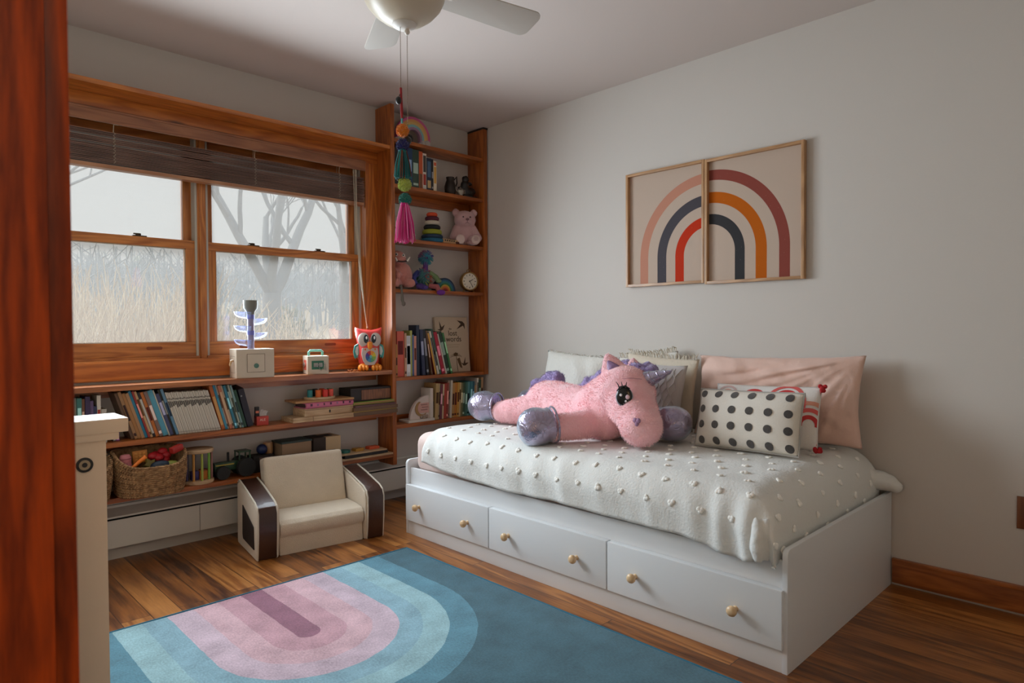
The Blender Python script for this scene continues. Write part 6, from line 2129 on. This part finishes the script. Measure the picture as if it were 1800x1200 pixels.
slab('puzzle_tray', 'dark tray between the two pale puzzle trays', 'puzzle', (-.972, -.100, SZ0 + .0103), .29, .13, .018, flat('dark_tray', (40, 34, 32), .6), R(1))
t2 = slab('puzzle_tray', 'upper wooden puzzle tray with coloured blocks on the bottom shelf', 'puzzle', (-.985, -.100, SZ0 + .0286), .30, .135, .008, M_ply, R(-1))
for x, c, nm, sh in ((-.10, (44, 110, 104), 'teal round puzzle block', 0), (-.015, (176, 126, 40), 'mustard square puzzle block', 1), (.085, (206, 84, 40), 'orange rectangular puzzle block', 2)):
    m = MB()
    if sh == 0:
        m.lathe([(0, 0), (.030, 0), (.031, .002), (.031, .014), (.029, .016), (0, .016)], 28)
    else:
        m.box(-.026 - .008 * (sh - 1), .026 + .008 * (sh - 1), -.024, .024, 0, .016, .002)
    tag(mesh_obj('puzzle_block', m, flat('puzzle_paint', c, .5), None, (-.985 + x, -.11, SZ0 + .0368)), nm + ' on the upper tray', 'puzzle piece')
m = MB(); m.box(-.30, .28, -.008, .05, 0, .004, .001)
# ------------------------------------------------------------------ outdoors
def gz(x, y):
    return -.35 + max(0, y - 2) * .012 + max(0, y - 24) * .09 + .18 * noise.noise(Vector((x * .1, y * .1, 0)))
m = MB()
m.grid(70, 70, lambda u, v: (lambda x, y: Vector((x, y, gz(x, y))))((u - .5) * 190 * (.2 + v), .3 + 95 * v * v))
struct('ground', m, flat('dry_meadow', (150, 136, 116), .95, var=.3, vscale=1.2))

M_grass = flat('dry_grass', (176, 152, 120), .9)
M_grass2 = flat('pale_grass', (200, 182, 152), .9)
rnd = random.Random(21)
m = MB()
TRUNKS = ((2.55, 9.0), (5.0, 10.5), (-1.75, 13.0), (.95, 2.65))
def blade(x, y, h, lean, az, w, mi):
    if any((x - a) ** 2 + (y - b) ** 2 < (.8 if b > 5 else .45) ** 2 for a, b in TRUNKS):
        return
    z = gz(x, y) - .03
    m.mat(mi)
    dx, dy = lean * math.cos(az), lean * math.sin(az)
    pts = [(x, y, z), (x + dx * .25, y + dy * .25, z + h * .5), (x + dx * .65, y + dy * .65, z + h * .85), (x + dx * 1.15, y + dy * 1.15, z + h)]
    m.tube(pts, [w, w, w * .8, w * .4], 3, False)
for k in range(2600):
    y = 1.3 + 5.5 * rnd.random() ** 1.3
    ang = R(rnd.uniform(7, 22) if rnd.random() < .75 else rnd.uniform(19, 27))
    x = -3.035 + (y + 3.5) * math.tan(ang)
    right = ang > R(20)
    h = rnd.uniform(.9, 1.55 + .13 * y) * (.8 if right else 1)
    blade(x, y, h, rnd.uniform(0, .45), rnd.uniform(0, 2 * PI), .0032 + .0007 * y, 0 if rnd.random() < .6 else 1)
for k in range(2200):
    y = 6 + 16 * rnd.random()
    ang = R(rnd.uniform(4, 36))
    x = -3.035 + (y + 3.5) * math.tan(ang)
    blade(x, y, rnd.uniform(.35, .9), rnd.uniform(0, .3), rnd.uniform(0, 2 * PI), .008, rnd.randint(0, 1))
gr = mesh_obj('tall_grass', m, [M_grass, M_grass2], None, sharp=180)
tag(gr, 'tall pale dry grass growing outside the window', 'grass')
gr['kind'] = 'stuff'

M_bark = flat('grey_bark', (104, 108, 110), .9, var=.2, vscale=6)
def tree(name, label, x, y, spec, seed, group=None):
    """bare tree: spec is (trunk radius, trunk height, depth, fork count)"""
    rnd = random.Random(seed)
    t = thing(name, label, 'tree', (x, y, gz(x, y)), group=group)
    tm, bmx = MB(), MB()
    def limb(p, d, r, ln, dep):
        n = 6
        pts, rs = [Vector(p)], [r]
        q = Vector(p)
        dd = Vector(d)
        for k in range(n):
            dd = (dd + Vector((rnd.uniform(-1, 1), rnd.uniform(-1, 1), rnd.uniform(-.3, .6))) * .16).normalized()
            q = q + dd * ln / n
            pts.append(q.copy()); rs.append(r * (1 - .42 * (k + 1) / n))
        (tm if dep >= spec[2] - 1 else bmx).tube(pts, rs, 7 if dep > 2 else 4, False)
        if dep <= 0:
            return
        for k in range(rnd.choice((2, 3)) if dep > 1 else 3):
            i = rnd.randint(3, n)
            side = Vector((rnd.uniform(-1, 1), rnd.uniform(-1, 1), rnd.uniform(-.1, .7))).normalized()
            limb(pts[i], (dd * .75 + side * .75).normalized(), rs[i] * rnd.uniform(.55, .8), ln * rnd.uniform(.6, .85), dep - 1)
    r, hh, dep, forks = spec
    tm.tube([(0, 0, -.1), (.02, 0, hh * .5), (.05, 0, hh)], [r * 1.35, r * 1.05, r], 10, False)
    for k in range(forks):
        a = 2 * PI * k / forks + rnd.uniform(-.4, .4)
        limb((.05, 0, hh - .05), Vector((math.cos(a) * .55, math.sin(a) * .4, 1)).normalized(), r * rnd.uniform(.55, .78), hh * rnd.uniform(.9, 1.25), dep)
    mesh_obj('trunk', tm, M_bark, t, sharp=180)
    mesh_obj('branches', bmx, M_bark, t, sharp=180)
    return t
tree('bare_tree', 'large bare forked tree nearest the right window pane', 2.55, 9.0, (.17, 2.0, 6, 4), 5)
tree('bare_tree', 'second bare tree standing right of the large forked tree', 5.0, 10.5, (.12, 2.3, 6, 3), 9)
tree('bare_tree', 'bare tree whose twigs show at the left edge of the left window pane', -1.75, 13.0, (.09, 2.6, 6, 3), 14)
rnd = random.Random(4)
br = MB()
for k in range(16):
    x0, z0 = rnd.uniform(.55, 1.3), rnd.uniform(.1, .75)
    y0 = rnd.uniform(2.2, 3.2)
    ln = rnd.uniform(.7, 1.5)
    pts = []
    for q in range(7):
        t = q / 6
        pts.append((x0 - ln * t, y0 + rnd.uniform(-.04, .04), z0 + ln * t * rnd.uniform(.55, .7) - .15 * t * t))
    br.tube(pts, [.008 * (1 - .8 * q / 6) for q in range(7)], 4, False)
    for q in range(4):
        i = rnd.randint(1, 5)
        p = Vector(pts[i])
        br.tube([p, p + Vector((rnd.uniform(-.25, .1), rnd.uniform(-.1, .1), rnd.uniform(.05, .3)))], [.004, .0015], 3, False)
for k in range(5):
    br.tube([(.9 + .12 * k, 2.6, gz(1, 2.6)), (.95 + .08 * k, 2.65, .3), (.9 + .1 * k, 2.7, .7)], [.012, .010, .006], 4, False)
tag(mesh_obj('bare_bush', br, flat('pale_twig', (150, 142, 134), .9), None, sharp=180), 'leafless bush with arching twigs low outside the right window pane', 'bush')

rnd = random.Random(8)
tl = MB()
for k in range(1100):
    y = rnd.uniform(34, 80)
    x = -3 + (y + 3.5) * math.tan(R(rnd.uniform(-2, 42)))
    h = rnd.uniform(2.0, 4.6)
    z = gz(x, y)
    tl.tube([(x, y, z - .2), (x + rnd.uniform(-.3, .3), y, z + h)], [.09, .02], 4, False)
    for q in range(5):
        zz = z + h * rnd.uniform(.25, .9)
        tl.tube([(x, y, zz), (x + rnd.uniform(-1.2, 1.2), y + rnd.uniform(-.5, .5), zz + rnd.uniform(.3, 1.3))], [.04, .015], 3, False)
wl = mesh_obj('distant_woods', tl, flat('haze_lightened_bark', (140, 148, 152), .95), None, sharp=180)  # distance haze put into the bark as a lighter colour
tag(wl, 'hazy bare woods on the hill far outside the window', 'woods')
wl['kind'] = 'stuff'
rnd = random.Random(31)
for k, (ang, y, r) in enumerate(((23.6, 22, .9), (25.2, 24, 1.1), (21.8, 26, 1.0))):
    x = -3.035 + (y + 3.5) * math.tan(R(ang))
    t = thing('evergreen_shrub', ('grey green evergreen shrub beyond the meadow, seen left of the forked tree', 'evergreen shrub directly behind the forked tree trunk', 'evergreen shrub behind the ramp tower toy, furthest left of three')[k], 'shrub', (x, y, gz(x, y)))
    m = MB()
    for q in range(240):
        d = Vector((rnd.gauss(0, 1), rnd.gauss(0, 1), rnd.gauss(0, 1))).normalized() * rnd.random() ** .4
        p = Vector((d.x * r, d.y * r, r * .9 + d.z * r * .9))
        m.tube([p, p + Vector((rnd.uniform(-.15, .15), rnd.uniform(-.15, .15), .22))], [.07, .02], 4, False)
    mesh_obj('foliage', m, flat('evergreen_grey', (96, 104, 88), .95), t, sharp=180)
    m = MB(); m.tube([(0, 0, -.1), (0, 0, r)], [.07, .04], 6); mesh_obj('stem', m, M_bark, t)
